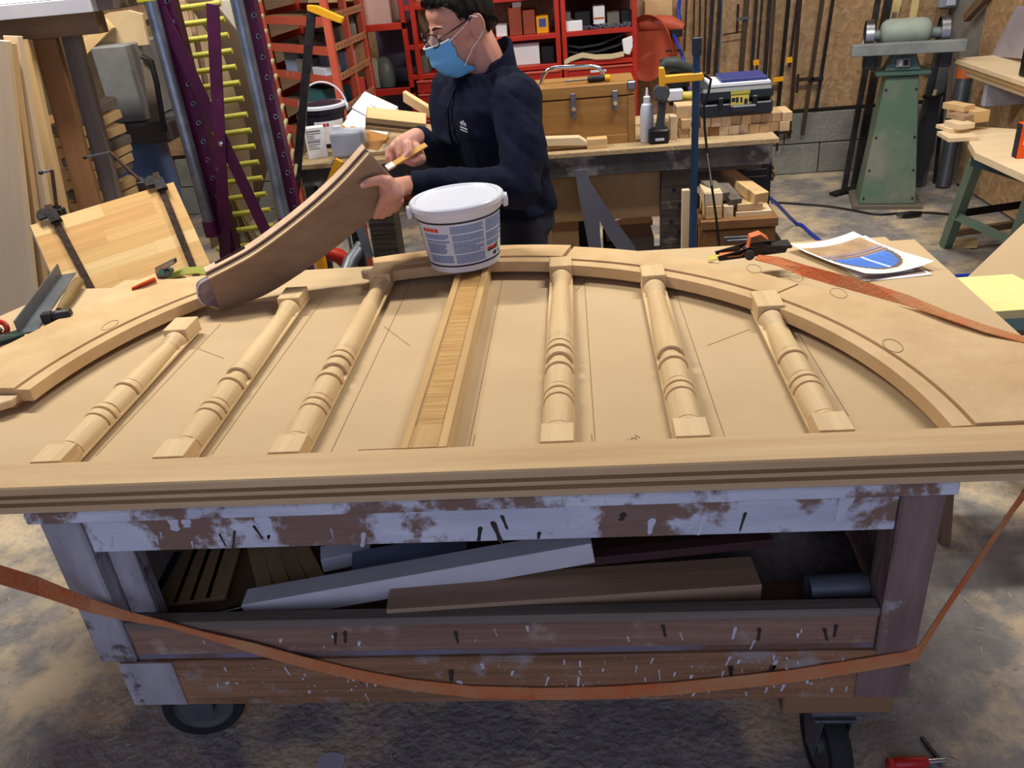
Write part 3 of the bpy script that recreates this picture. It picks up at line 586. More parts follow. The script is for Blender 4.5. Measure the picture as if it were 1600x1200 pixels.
# second strap
s2 = thing('webbing_strap', PZ(260, 430, ZM), 'green and orange webbing strap with a small metal ratchet at the back left', 'strap')
MB().ribbon([PZ(206, 452, ZM+.053), PZ(225, 444, ZM+.058), PZ(243, 436, ZM+.06)], [V((.006, -.012, .012)), V((.010, -.02, .018)), V((.010, -.02, .018))], .003).build('orange_webbing', mat('bright_orange', (232, 98, 40), .7), s2)
MB().ribbon([PZ(262, 432, ZM+.052), PZ(285, 424, ZM+.066), PZ(310, 422, ZM+.062), PZ(330, 425, ZM+.054)], [V((.0, .03, .01))]*4, .003).build('green_webbing', mat('green_web', (150, 152, 62), .8), s2)
c = PZ(258, 426, ZM+.062); MB().box(c, (.045, .03, .022), None).build('ratchet_body', GREYM, s2, bevel=.003)
MB().slab([c+V((-.02, -.016, 0)), c+V((.045, -.016, .03)), c+V((.045, -.016, .045)), c+V((-.02, -.016, .02))], (0, -1, 0), .02).build('ratchet_lever', STEEL, s2, bevel=.002)
MB().cyl(c+V((0, -.02, .008)), c+V((0, .02, .008)), .009).build('ratchet_axle', mat('teal', (60, 140, 140), .4), s2)
# laminated panel being clamped
TL = PY(47, 352, 2.50); TR = PY(271, 284, 2.74); BL = PY(104, 450, 2.40)
ux = (TR-TL); Lw = ux.length; ux.normalize(); vy = (BL-TL); vy = (vy-ux*vy.dot(ux)); vy.normalize(); nn = ux.cross(vy)
if nn.y > 0: nn = -nn
Lh = .36; PM = M4(((ux.x, vy.x, nn.x, TL.x), (ux.y, vy.y, nn.y, TL.y), (ux.z, vy.z, nn.z, TL.z), (0, 0, 0, 1)))
gp = thing('laminated_panel', PM @ V((Lw/2, Lh, 0)), 'glued-up light wood panel leaning behind the bench in two clamps', 'panel')
BT = [wood('stave_'+str(i), c, tuple(v-18 for v in c), 'X', 16) for i, c in enumerate(((226, 184, 124), (214, 168, 108), (232, 198, 140), (220, 178, 116)))]
random.seed(21); rows = 8; rh = Lh/rows
for r_ in range(rows):
    x = 0; 
    while x < Lw-.001:
        l = random.uniform(.18, .42); e = min(x+l, Lw)
        if Lw-e < .06: e = Lw
        MB().bb((x+.0001, r_*rh+.0001, -.036), (e-.0001, (r_+1)*rh-.0001, random.uniform(-.0004, 0))).build('stave', random.choice(BT), gp, M=PM); x = e
MB().bb((-.004, 0, -.036), (-.0005, Lh, -.001)).build('end_strip', GREYW, gp, M=PM)
def fclamp(ax, label, pxs, hx):
    t = thing('bar_clamp', PM @ V((ax, Lh, .01)), label, 'clamp', 'bar clamps on the laminated panel')
    L = lambda x, y, z: PM @ V((x, y, z))
    M = PM @ M4.Translation((ax, 0, 0)) @ M4.Rotation(pxs, 4, 'Z')
    MB().bb((-.011, -.045, .004), (.011, Lh+.03, .012)).build('bar', RUST, t, M=M, bevel=.001)
    MB().prism([(-.016, -.02), (.016, -.02), (.02, .02), (-.016, .02)], -.002, .022, M).build('fixed_jaw', IRON, t)
    j = MB(); A = arc((0, -.014), .024, 180, 360, 8); j.prism([(p[0]-.018, p[1]) for p in A]+[(.006, -.003), (-.04, -.003)], .006, .016, M @ M4.Translation((-.004, 0, 0))); j.build('jaw_arm', IRON, t, bevel=.002)
    s = M @ V((-.01, .03, -.06)); e = PY(hx[0], hx[1], s.y+.06)
    MB().cyl(s, s+(e-s)*.45, .014, n=10).build('screw_sleeve', IRON, t); MB().cyl(s+(e-s)*.4, e, .006, n=10).build('screw', RUST, t)
    MB().box(s+(e-s)*.32, (.05, .03, .035)).build('sliding_jaw', IRON, t, bevel=.003)
    f = PY(hx[2], hx[3], e.y-.01); MB().cyl(e, f, .004, n=8).build('tommy_bar', STEEL, t); MB().lathe([(.003, -.006), (.008, -.003), (.008, .004), (.003, .007)], 10, M4.Translation(f)).build('bar_end', IRON, t, smooth=True)
    return t
fclamp(.075, 'rusty bar clamp at the left of the laminated panel', rad(-4), (81, 266, 64, 270))
fclamp(Lw-.045, 'rusty bar clamp at the right of the laminated panel', rad(2), (172, 238, 133, 246))
# ------------------------------------------------------------------ right side: foam board and leaning fibreboard
fb = thing('foam_board', PZ(1540, 460, .70), 'pale yellow insulation board with a teal edge beyond the right end', 'insulation board')
Q = [PZ(*c, .715) for c in ((1455, 436), (1582, 428), (1680, 478), (1520, 489))]
MB().prism([(p.x, p.y) for p in Q], .690, .715).build('yellow_layer', mat('foam_yellow', (240, 226, 156), .8, 0, (232, 216, 146), 12), fb, bevel=.001)
MB().prism([(p.x, p.y) for p in Q], .655, .6895).build('teal_layer', mat('foam_teal', (128, 158, 152), .8), fb, bevel=.001)
so = V((1.35, 2.4, .45)); sn = V((-.62, -.25, .74)).normalized()
Qs = [PP(*c, so, sn) for c in ((1497, 448), (1512, 432), (1600, 348), (1760, 300), (1900, 520), (1600, 566))]
tag(MB().slab(Qs, sn, .016).build('leaning_fibreboard', MDF, bevel=.001), 'tan fibreboard sheet leaning low behind the yellow insulation board', 'board')
tr_ = thing('trestle_stand', (1.42, 2.15, 0), 'dark wooden trestle under the yellow insulation board', 'trestle')
c0 = (Q[0]+Q[1]+Q[2]+Q[3])/4
plank('top_bar', (Q[0]+Q[3])/2*.5+c0*.5+V((0, 0, -.645+.57-.0)) if False else V((c0.x-.15, c0.y, .625)), V((c0.x+.25, c0.y, .625)), .08, .055, OLDW, tr_)
for sx in (-.1, .2):
    for sy in (-.18, .18): plank('leg', (c0.x+sx, c0.y+sy, 0), (c0.x+sx, c0.y+sy*.15, .60), .05, .03, OLDW, tr_, up=(1, 0, 0))
def bx(name, px0, px1, py0, py1, Y, depth, m, parent=None, label=None, cat=None, group=None, bevel=.002, zb=None):
    """box whose front face (plane Y) spans the given pixel range"""
    a = PY((px0+px1)/2, py1, Y); t = PY((px0+px1)/2, py0, Y); l = PY(px0, (py0+py1)/2, Y); r = PY(px1, (py0+py1)/2, Y)
    z0 = a.z if zb is None else zb
    o = MB().bb((l.x, Y, z0), (r.x, Y+depth, t.z)).build(name, m, parent, bevel=bevel)
    if label: tag(o, label, cat, group)
    return o
CHIP = mat('chipboard', (186, 162, 124), .8, 0, (160, 134, 100), 60, bump=.2, contrast=.5)
GRIME = mat('grimy_apron', (92, 88, 86), .7, 0, (50, 48, 50), 9, (1, 1, .3), .3, 30, .5, c3=(176, 172, 168), s3=5, t3=(.50, .64))
DKW = wood('dark_bench_wood', (84, 74, 66), (56, 50, 46), 'X', 16, bump=.3, c3=(120, 112, 104), s3=12, t3=(.6, .7))
# ------------------------------------------------------------------ back workbench (right of the man)
Yb = 3.36
bb_ = thing('back_workbench', (.1, 3.7, 0), 'grimy chipboard-topped workbench behind the man with a punched dark leg', 'workbench')
box('top', (-.50, Yb, .882), (.79, 4.0, .902), CHIP, bb_, .002)
box('apron', (-.50, Yb+.012, .80), (.77, Yb+.05, .881), GRIME, bb_, .003)
box('cross_rail', (.42, Yb+.05, .775), (.74, Yb+.08, .799), DKW, bb_, .002)
lg = box('leg', (.335, Yb+.02, 0), (.452, Yb+.10, .799), DKW, bb_, .003)
for zz, xx in ((.72, .385), (.655, .41), (.585, .375), (.54, .41), (.43, .41), (.3, .39)):
    MB().cyl((xx, Yb+.012, zz), (xx, Yb+.0195, zz), .007, n=10).build('leg_hole', BLACK, lg)
for x, y in ((-.48, 3.92), (.44, 3.92), (-.48, Yb+.03)): box('leg', (x, y, 0), (x+.06, y+.06, .799 if y > 3.5 else .80), DKW, bb_, .003)
box('hanging_panel', (-.46, Yb+.055, .60), (.333, Yb+.072, .799), MDFE, bb_, .002)
box('lower_shelf', (-.46, Yb+.11, .28), (.46, 3.9, .30), DKW, bb_, .002)
# grey double-pronged bracket leaning against the bench
Yk = 3.31; pl = [(898, 266), (918, 264), (921, 283), (935, 305), (962, 345), (992, 386), (998, 400), (972, 400), (950, 370), (937, 345), (938, 372), (941, 400), (922, 400), (915, 360), (905, 310)]
tag(MB().slab([PY(x, y, Yk+.03*(266-y)/130) for x, y in pl], (0, -1, .2), .018).build('forked_bracket', mat('grey_mdf', (92, 92, 106), .6, 0, (84, 84, 98), 8), bevel=.001), 'grey two-legged board cut-out leaning against the back bench', 'cut-out board')
GRB = 'offcuts below the back bench'
for k, (x0, x1, y0, y1, Y, dp, m, lb) in enumerate((
        (852, 905, 362, 392, 3.5, .25, PINE, 'pale offcut box lying left of the grey cut-out board'),
        (965, 1022, 372, 396, 3.5, .2, GREYW, 'grey offcut below the pale hexagonal board end'),
        (846, 862, 342, 390, 3.46, .05, PINEL, 'narrow upright offcut beside the man under the back bench'))):
    bx('wood_offcut', x0, x1, y0, y1, Y, dp, m, None, lb, 'offcut', GRB, zb=.301)
hx = [PZ(x, y, .47) for x, y in ((962, 345), (990, 335), (1018, 338), (1020, 345), (990, 356), (968, 352))]
tag(MB().prism([(p.x, p.y) for p in hx], .45, .47).build('hexagonal_board', PINEL, bevel=.001), 'pale hexagonal board end lying under the back bench', 'board')
tag(MB().bb((.1, 3.56, .302), (.3, 3.8, .449)).build('dark_toolbox', BLACK, bevel=.01), 'dark box under the pale hexagonal board', 'box')
tag(MB().bb((-.42, 3.76, .302), (.08, 3.88, .55)).build('blue_crate', mat('bluegrey', (34, 50, 74), .5), bevel=.01), 'dark blue crate at the back under the bench', 'crate')
# drawer chest and offcuts at right
ch = thing('drawer_chest', (.66, 3.3, 0), 'small wooden drawer chest with metal handle at the right of the back bench', 'chest')
cz = .56; Yc = 3.22; l = PY(1097, 345, Yc).x; r = PY(1214, 345, Yc).x; cz = PY(1150, 343, Yc).z; hb = 3.62
CH = wood('chest_wood', (150, 108, 64), (120, 84, 48), 'X', 14)
box('top', (l-.005, Yc-.005, cz-.035), (r+.005, hb, cz), CH, ch, .002); box('carcass', (l, Yc+.012, 0), (r, hb-.01, cz-.036), CH, ch, .002)
dz = cz-.04
for k in range(3):
    d_ = box('drawer', (l+.008, Yc, dz-.15), (r-.008, Yc+.0115, dz-.004), CH, ch, .002)
    hx0 = PY(1130, 375, Yc).x; hx1 = PY(1176, 375, Yc).x
    MB().bb((hx0, Yc-.006, dz-.05), (hx1, Yc-.0005, dz-.028)).bb((hx0+.012, Yc-.02, dz-.045), (hx1-.012, Yc-.0062, dz-.037)).build('handle', GREYM, d_, bevel=.002); dz -= .155
def stick(px0, py0, Y0, px1, py1, Y1, w, t, m, lb, grp='offcuts on the drawer chest', up=(0, 0, 1)):
    return tag(plank('wood_offcut', PY(px0, py0, Y0), PY(px1, py1, Y1), w, t, m, up=up), lb, 'offcut', grp)
stick(1130, 308, 3.27, 1075, 262, 3.55, .055, .035, GREYW, 'long squared offcut sloping up beside the blue clamp bar')
stick(1150, 318, 3.26, 1098, 258, 3.58, .05, .04, GREYW, 'second long squared offcut sloping up under the back bench')
stick(1190, 310, 3.26, 1120, 262, 3.6, .06, .045, PINE, 'light long offcut sloping up, outermost of the three')
for k, (x0, x1, y0, y1, m, lb) in enumerate(((1102, 1128, 322, 342, PINE, 'short offcut block at the left of the drawer chest top'), (1101, 1129, 302, 321, PINEL, 'short offcut block stacked on another on the drawer chest'), (1131, 1146, 322, 342, PINEL, 'small square offcut in the middle of the drawer chest top'), (1150, 1206, 330, 342, PINEL, 'flat pale stick at the right of the drawer chest top'), (1152, 1192, 318, 329, PINE, 'flat stick lying on another at the right of the drawer chest'))):
    bx('wood_offcut', x0, x1, y0, y1, Yc+.02+.004*k, .16, m, None, lb, 'offcut', 'offcuts on the drawer chest')
tag(plank('ribbed_strip', V((PY(1071, 320, 3.325).x, 3.325, .0)), V((PY(1071, 320, 3.325).x, 3.325, PY(1071, 296, 3.325).z)), .03, .03, PINEL, up=(0, 1, 0)), 'notched pale stick standing by the blue clamp bar', 'stick')
# dark machine below the right end of the bench
mc = thing('black_machine', PY(1150, 300, 3.75), 'black machine with a chrome ring in the dark under the bench end', 'machine')
bx('housing', 1108, 1206, 232, 330, 3.72, .3, mat('machine_black', (26, 30, 38), .4), mc, bevel=.02, zb=0.305)
for k in range(4): bx('louvre', 1115, 1198, 244+k*11, 249+k*11, 3.712, .007, BLACK, mc, bevel=.001)
c = PY(1206, 270, 3.72); MB().tube([(c.x+.004, c.y+.016*math.cos(2*pi*i/14), c.z+.032*math.sin(2*pi*i/14)) for i in range(14)], .006, 6, True).build('chrome_ring', CHROME, mc, smooth=True)
MB().bb((.55, 3.70, 0), (.95, 4.05, .304)).build('plinth', BLACK, mc)
# ------------------------------------------------------------------ on the back bench
ZT = .9025
tb = thing('toolbox', (.06, 3.6, ZT), 'wooden toolbox with two metal latches and a chrome handle', 'toolbox')
TBW = wood('toolbox_wood', (172, 128, 72), (138, 98, 52), 'X', 12, rough=.4)
tl, trr, tY = -.24, .238, 3.47; zl = PY(930, 152, tY).z; zt2 = PY(930, 132, tY).z
box('body', (tl, tY, ZT), (trr, tY+.24, zl-.003), TBW, tb, .003); box('lid', (tl-.002, tY-.002, zl), (trr+.002, tY+.242, zt2), TBW, tb, .004)
box('corner_post', (trr-.028, tY-.004, ZT), (trr, tY-.0005, zl-.004), TBW, tb, .001)
box('bottom_strip', (tl, tY-.006, ZT), (trr-.03, tY-.0005, ZT+.035), TBW, tb, .001)
for x0, y0, y1 in ((896, 146, 186), (961, 141, 172)):
    c = PY(x0, (y0+y1)/2, tY); h2 = (PY(x0, y0, tY).z-PY(x0, y1, tY).z)/2
    la = MB().bb((c.x-.011, tY-.008, c.z-h2), (c.x+.011, tY-.0022, c.z+h2)).build('latch', STEEL, tb, bevel=.002)
    MB().cyl((c.x, tY-.014, c.z-.01), (c.x, tY-.0085, c.z-.01), .008, n=10).build('latch_button', CHROME, la)
    MB().tube([(c.x-.008, tY-.011, c.z-h2*.2), (c.x-.008, tY-.011, c.z-h2*.9), (c.x+.008, tY-.011, c.z-h2*.9), (c.x+.008, tY-.011, c.z-h2*.2)], .0018, 6).build('latch_loop', CHROME, la)
box('corner_cap', (trr-.03, tY-.006, zt2-.03), (trr+.004, tY+.03, zt2+.002), STEEL, tb, .004)
hp = [PY(x, y, tY+.10) for x, y in ((845, 134), (849, 118), (856, 109), (866, 106), (925, 103), (936, 106), (942, 113), (945, 126))]
MB().tube(hp, .0085, 10).build('handle', CHROME, tb, smooth=True)
sd = thing('screwdriver', PY(930, 128, tY+.05), 'screwdriver with black and yellow grip lying on the toolbox', 'screwdriver')
a = PY(882, 131, tY+.05); b = PY(918, 127.5, tY+.05); c = PY(945, 126, tY+.05); zz = zt2+.014
for p in (a, b, c): p.z = zz
MB().cyl(a, b, .003, n=8).build('shaft', STEEL, sd); MB().lathe([(.008, 0), (.013, .006), (.013, .055), (.011, .07)], 12, frame(c-b, (0, 0, 1), b) @ M4.Rotation(pi/2, 4, 'Y')).build('grip', BLACK, sd, smooth=True)
e_ = b+(c-b).normalized()*.07; MB().lathe([(.0135, 0), (.0135, .018), (.009, .022)], 12, frame(c-b, (0, 0, 1), e_) @ M4.Rotation(pi/2, 4, 'Y')).build('grip_cap', YEL, sd, smooth=True)
tag(MB().prism([(p.x, p.z) for p in (PY(845, 218, 3.40), PY(905, 216, 3.40), PY(918, 224, 3.40), PY(918, 228, 3.40), PY(845, 230, 3.40))], 0, .05, M4(((1, 0, 0, 0), (0, 0, 1, 3.40), (0, 1, 0, .003), (0, 0, 0, 1)))).build('moulded_offcut', PINEL, bevel=.001), 'pale shaped offcut lying in front of the toolbox', 'offcut')
bx('wood_offcut', 917, 949, 217, 224, 3.40, .05, PINE, None, 'thin offcut touching the shaped offcut before the toolbox', 'offcut', 'offcuts before the toolbox', zb=ZT)
gb = thing('glue_bottle', PY(1010, 218, 3.46), 'white squeeze bottle with pointed nozzle on the back bench', 'bottle')
c = PY(1011, 216, 3.46); M = M4.Translation((c.x, 3.46, ZT)); hh = PY(1011, 160, 3.46).z-ZT
MB().lathe([(.024, 0), (.027, .004), (.027, hh*.8), (.022, hh*.95), (.012, hh)], 24, M).build('body', WHITE, gb, smooth=True)
MB().lathe([(.014, hh), (.014, hh+.022), (.006, hh+.026), (.0035, hh+.055), (.002, hh+.056)], 16, M).build('nozzle_cap', WHITE, gb, smooth=True)
dr = thing('cordless_drill', PY(1034, 225, 3.42), 'grey cordless drill standing on its battery beside the white bottle', 'drill')
Yd = 3.42; DG = mat('drill_grey', (58, 62, 68), .5, 0, (48, 52, 58))
bx('battery', 1014, 1046, 203, 226, Yd-.02, .075, BLACK, dr, bevel=.006, zb=ZT); c0 = PY(1030, 203, Yd)
MB().tube([PY(1031, 204, Yd+.02), PY(1032, 190, Yd+.02), PY(1034, 172, Yd+.02), PY(1035, 156, Yd+.02)], [.023, .017, .016, .02], 12).build('grip', DG, dr, smooth=True)
MB().tube([PY(1033, 145, Yd-.06), PY(1033, 145, Yd-.03), PY(1033, 146, Yd+.03), PY(1033, 146, Yd+.09)], [.026, .034, .034, .028], 14).build('motor_housing', DG, dr, smooth=True)
MB().tube([PY(1033, 146, Yd+.091), PY(1033, 146, Yd+.13)], [.018, .012], 12).build('chuck', BLACK, dr, smooth=True)
bx('battery_mark', 1024, 1038, 216, 220, Yd-.0215, .001, WHITE, dr, bevel=0)
jg = thing('black_power_tool', PY(1060, 118, 3.75), 'black sanding tool with yellow ring lying behind the clamp jaw', 'power tool')
MB().tube([PY(1032, 106, 3.7), PY(1040, 100, 3.7), PY(1055, 100, 3.7), PY(1070, 106, 3.72), PY(1092, 112, 3.75)], [.016, .028, .03, .024, .02], 12).build('body', mat('tool_dark', (52, 58, 60), .6), jg, smooth=True)
MB().tube([PY(1033, 92, 3.7), PY(1035, 112, 3.7)], .008, 8).build('front_knob', STEEL, jg); bx('motor_block', 1044, 1078, 112, 140, 3.72, .1, BLACK, jg, bevel=.01); bx('stand', 1046, 1076, 139, 165, 3.73, .08, BLACK, jg, bevel=.004, zb=None)
bx('white_housing', 1044, 1068, 141, 158, 3.66, .05, WHITE, jg, bevel=.004); MB().tube([PY(1066, 150, 3.66), PY(1086, 152, 3.66)], [.018, .026], 14).build('yellow_ring', mat('dull_yellow', (206, 186, 84), .5), jg, smooth=True)
# wood blocks stacked on the bench, each a thing
BLK = [wood('block_%d' % i, c, tuple(v-24 for v in c), 'Y', 20) for i, c in enumerate(((214, 184, 142), (196, 164, 124), (226, 202, 166), (150, 104, 66)))]
random.seed(9); xb0 = PY(1060, 210, 3.5).x; bwid = .0385; hgt = .036
names = ('left end', 'second', 'third', 'fourth', 'fifth', 'sixth', 'seventh', 'eighth', 'ninth', 'tenth', 'eleventh')
for row in range(2):
    for k in range(11):
        x0 = xb0+k*(bwid+.0015)+(.008 if row else 0)
        if row and k == 1: continue
        o = MB().bb((x0, 3.47+random.uniform(0, .012), ZT+row*(hgt+.0008)), (x0+bwid, 3.6, ZT+row*(hgt+.0008)+hgt)).build('wood_block', BLK[3] if (row == 0 and k in (3,)) else random.choice(BLK[:3]), bevel=.001)
        tag(o, 'small wood block, %s from left in the %s row under the black case' % (names[k], ('bottom', 'upper')[row]), 'wood block', 'wood blocks on the back bench')
ztp = ZT+2*hgt+.002
tag(MB().bb((xb0-.01, 3.50, ztp), (xb0+.10, 3.6, ztp+.048)).build('wood_block', BLK[0], bevel=.001), 'large pale block lying on the small blocks left of the black case', 'wood block')
bx('wood_block', 1047, 1058, 182, 212, 3.46, .05, BLK[2], None, 'upright pale block behind the cordless drill', 'wood block', zb=ZT)
cs = thing('tool_case', PY(1150, 190, 3.5), 'black plastic tool case with yellow label on the wood blocks', 'case')
cl, cr_ = PY(1094, 160, 3.46).x, PY(1209, 160, 3.46).x; czt = PY(1150, 137, 3.46).z; cm = ztp+(czt-ztp)*.52
CASE = mat('case_plastic', (34, 42, 54), .45, 0, (28, 34, 46), 12)
box('lower_shell', (cl, 3.46, ztp), (cr_, 3.72, cm-.001), CASE, cs, .010); box('upper_shell', (cl, 3.46, cm+.001), (cr_, 3.72, czt), CASE, cs, .012)
for x in (cl+.07, cr_-.085): box('latch', (x, 3.45, cm-.02), (x+.02, 3.4595, cm+.02), BLACK, cs, .003)
box('carry_handle', (cl+.12, 3.44, ztp+.02), (cl+.22, 3.4595, cm-.012), CASE, cs, .006)
lb = bx('case_label', 1142, 1170, 148, 166, 3.4585, .001, mat('label_yellow', (226, 206, 92), .5), cs, bevel=0)
bx('label_top', 1142, 1172, 142, 147, 3.4575, .002, mat('label_green', (190, 184, 70), .5), cs, bevel=0)
for (x0, x1, y0, y1) in ((1143, 1149, 153, 159), (1150, 1154, 152, 160), (1157, 1160, 152, 160), (1163, 1168, 154, 162)): bx('label_print', x0, x1, y0, y1, 3.4578, .0006, INK, lb, bevel=0)
for k, (x0, x1, y0, y1, m, lbt) in enumerate(((1110, 1203, 131, 136, PAPER, 'white notepad lying on the black tool case'), (1128, 1200, 125, 131, mat('blue_cover', (44, 52, 120), .5), 'blue covered booklet on top of the white notepad'))):
    o = MB().bb((PY(x0, y1, 3.5).x, 3.49+k*.02, czt+.001+k*.013), (PY(x1, y1, 3.5).x, 3.68, czt+.013+k*.013)).build('booklet', m, bevel=.001); tag(o, lbt, 'booklet')
# blue bar clamp with yellow jaw standing in front of the bench
bcl = thing('tall_bar_clamp', PY(1088, 380, 3.24), 'tall blue bar clamp with yellow jaw in front of the back bench', 'clamp')
BLU = mat('blue_bar', (44, 84, 130), .5, .3, (30, 48, 72), 20, (1, 1, .1), .1)
a = PY(1089, 58, 3.24); b = PY(1088, 390, 3.24); MB().bb((a.x-.0125, 3.232, .02), (a.x+.0125, 3.248, a.z)).build('bar', BLU, bcl, bevel=.001)
for dzc in (.012,): MB().bb((a.x-.016, 3.226, a.z-.06), (a.x+.016, 3.254, a.z)).build('end_cap', mat('navy_steel', (36, 44, 58), .4, .4), bcl, bevel=.002)

jp = [(1030, 106), (1038, 106), (1040, 119), (1098, 114), (1100, 121), (1097, 126), (1040, 131), (1038, 136), (1031, 136)]
MB().slab([PY(x, y, 3.226) for x, y in jp], (0, -1, 0), .03).build('jaw', YEL, bcl, bevel=.002)
MB().bb((a.x-.03, 3.20, 0), (a.x+.03, 3.28, .0195)).build('foot_plate', IRON, bcl, bevel=.002)
tag(MB().tube([PY(x, y, Y) for x, y, Y in ((1100, 117, 3.30), (1111, 124, 3.31), (1107, 145, 3.32), (1100, 165, 3.33), (1101, 200, 3.33), (1105, 240, 3.33), (1112, 290, 3.20), (1119, 340, 3.20), (1124, 385, 3.20))]+[(.60, 3.18, .0)], .005, 8).build('power_cable', BLACK, smooth=True), 'thin dark power cable hanging down in front of the back bench', 'cable')
# ------------------------------------------------------------------ left bench behind the held piece
lb_ = thing('side_workbench', (-.85, 3.8, 0), 'chipboard-topped side bench on dark legs left of the man', 'workbench')
lx = PZ(455, 258, .9).x; ly = 3.50
box('top', (lx, ly, .878), (-.52, 4.2, .9), CHIP, lb_, .002); box('apron', (lx+.03, ly+.02, .80), (-.53, ly+.05, .877), GRIME, lb_, .002)
for x, y in ((lx+.035, ly+.02), (-.60, ly+.02), (lx+.035, 4.1), (-.6, 4.1)): box('leg', (x, y, 0), (x+.045, y+.045, .799), mat('black_leg', (34, 36, 42), .6), lb_, .002)
box('orange_drawer', (lx+.09, ly+.06, .70), (-.62, 4.1, .77), mat('orange_red', (190, 72, 44), .5), lb_, .003)
ZL = .9005
cart = thing('white_carton', PZ(495, 250, ZL), 'small white printed carton standing on the side bench', 'carton')
c0 = PZ(483, 249, ZL); c1 = PZ(513, 245, ZL); Mc = frame(c1-c0, (0, 0, 1), c0); wc = (c1-c0).length; hc = PY(497, 200, c0.y).z-ZL
MB().bb((0, 0, 0), (wc, .055, hc)).build('carton', PAPER, cart, M=Mc, bevel=.001)
random.seed(2)
for k in range(9): MB().bb((.008, -.0006, hc*(.88-.07*k)-.002), (.008+wc*random.uniform(.35, .75), -.0001, hc*(.88-.07*k)+.002*(1.8 if k in (0, 5) else .6))).build('text_line', mat('txtgrey', (120, 124, 140), .6), cart, M=Mc)
pbk = PZ(516, 226, ZL); b2, patch2 = bucket('paint_bucket', (pbk.x, pbk.y, ZL), .082, .094, .19, 'black paint bucket with white rim and raised handle on the side bench', mat('dark_tub', (26, 28, 44), .4), WHITE, (0, 0), 'up', rad(15), group=None)
patch2('tub_label', 235, 330, .02, .12, PAPER, .0008, 16)
for i in range(4): patch2('warning_square', 244+i*9, 251+i*9, .098, .112, mat('crimson', (186, 40, 70), .5), .0012, 3)
MB().lathe([(.002, .1852), (.086, .1852), (.086, .1892), (.002, .191)], 40, M4.Translation(WM[b2.name].translation)).build('lid_centre', mat('dark_lid', (36, 36, 50), .25), b2, smooth=True)
jug = thing('plastic_jug', PZ(545, 248, ZL), 'translucent grey plastic jug beside the white carton', 'jug')
j0 = PZ(520, 249, ZL); jw = .145; jh = PY(540, 206, j0.y).z-ZL
MB().bb((j0.x, j0.y, ZL), (j0.x+jw, j0.y+.10, ZL+jh)).build('body', mat('jug_plastic', (176, 182, 198), .35, 0, (166, 172, 188)), jug, bevel=.014, seg=3); MB().lathe([(.02, 0), (.02, .018), (.017, .02)], 16, M4.Translation((j0.x+.03, j0.y+.05, ZL+jh))).build('cap', WHITE, jug, smooth=True)
# white mouldings and timber pieces piled on the side bench
up_ = V((0, -.5, 1))
def pile(name, pxa, Ya, pxb, Yb_, w, t, m, label, cat, g=None, up=(0, -.6, 1)): return tag(plank(name, PY(*pxa, Ya), PY(*pxb, Yb_), w, t, m, up=up), label, cat, g)
pile('picture_frame_board', (525, 206, ), 3.70, (600, 226), 3.62, .10, .02, wood('varnish', (190, 138, 70), (160, 110, 52), 'X', 12), 'varnished flat board under the white mouldings', 'board')
for k, (a, b, w) in enumerate((((540, 192), (598, 222), .05), ((546, 180), (606, 212), .05), ((556, 164), (612, 196), .055), ((566, 152), (618, 176), .05))):
    pile('white_moulding', a, 3.74+.035*k, b, 3.68+.035*k, w, .03, PAPER, 'white moulding length in the pile on the side bench, %s' % ('lowest in front', 'second from the front', 'third from the front', 'rearmost')[k], 'moulding', 'white mouldings on the side bench', (0, -.8, 1))
yb = thing('moulded_timber', PY(590, 200, 3.55), 'squared moulded timber with a yellow sawn end behind the brush hand', 'timber')
p0 = PY(573, 186, 3.52); p1 = PY(665, 196, 3.56); Mt = frame(p1-p0, (0, -.25, 1), p0); Lt = (p1-p0).length
for nm, z0, z1, w, m in (('upper_fillet', .006, .028, .045, PINE), ('groove_core', -.008, .0058, .034, GREYBRN), ('lower_fillet', -.026, -.0082, .045, PINE)): MB().bb((0, -w, z0), (Lt, .06, z1)).build(nm, m, yb, M=Mt, bevel=.001)
MB().bb((-.003, -.045, -.026), (-.0003, .06, .028)).build('sawn_end', wood('sawn', (206, 160, 80), (150, 104, 40), 'Z', 30), yb, M=Mt)
pile('shaped_offcut', (632, 150), 3.75, (690, 186), 3.62, .02, .05, PINE, 'pale rounded offcut lying on the moulded timber behind the man', 'offcut', None, (0, -.3, 1))
pile('pale_batten', (560, 235), 3.60, (610, 232), 3.60, .05, .02, PINEL, 'pale batten lying on the side bench behind the held piece', 'batten')
fe = thing('silver_bolt_jar', PY(526, 262, 3.36), 'stacked silver fitting standing beside the yellow tool below the side bench', 'fitting')
c = PY(526, 266, 3.38); MB().lathe([(.012, 0), (.014, .01), (.010, .016), (.014, .022), (.014, .034), (.010, .04), (.013, .046), (.012, .058), (.004, .064)], 14, M4.Translation(c-V((0, 0, .02)))).build('ribbed_barrel', CHROME, fe, smooth=True)
MB().cyl(c-V((0, 0, .02)), V((c.x, c.y, .0)), .006).build('stem', STEEL, fe)
tag(MB().bar(PY(508, 305, 3.36), PY(530, 250, 3.36), .03, .02, (0, -1, 0)).build('yellow_tool_arm', YEL), 'yellow tool arm behind the inner edge of the held piece', 'tool')
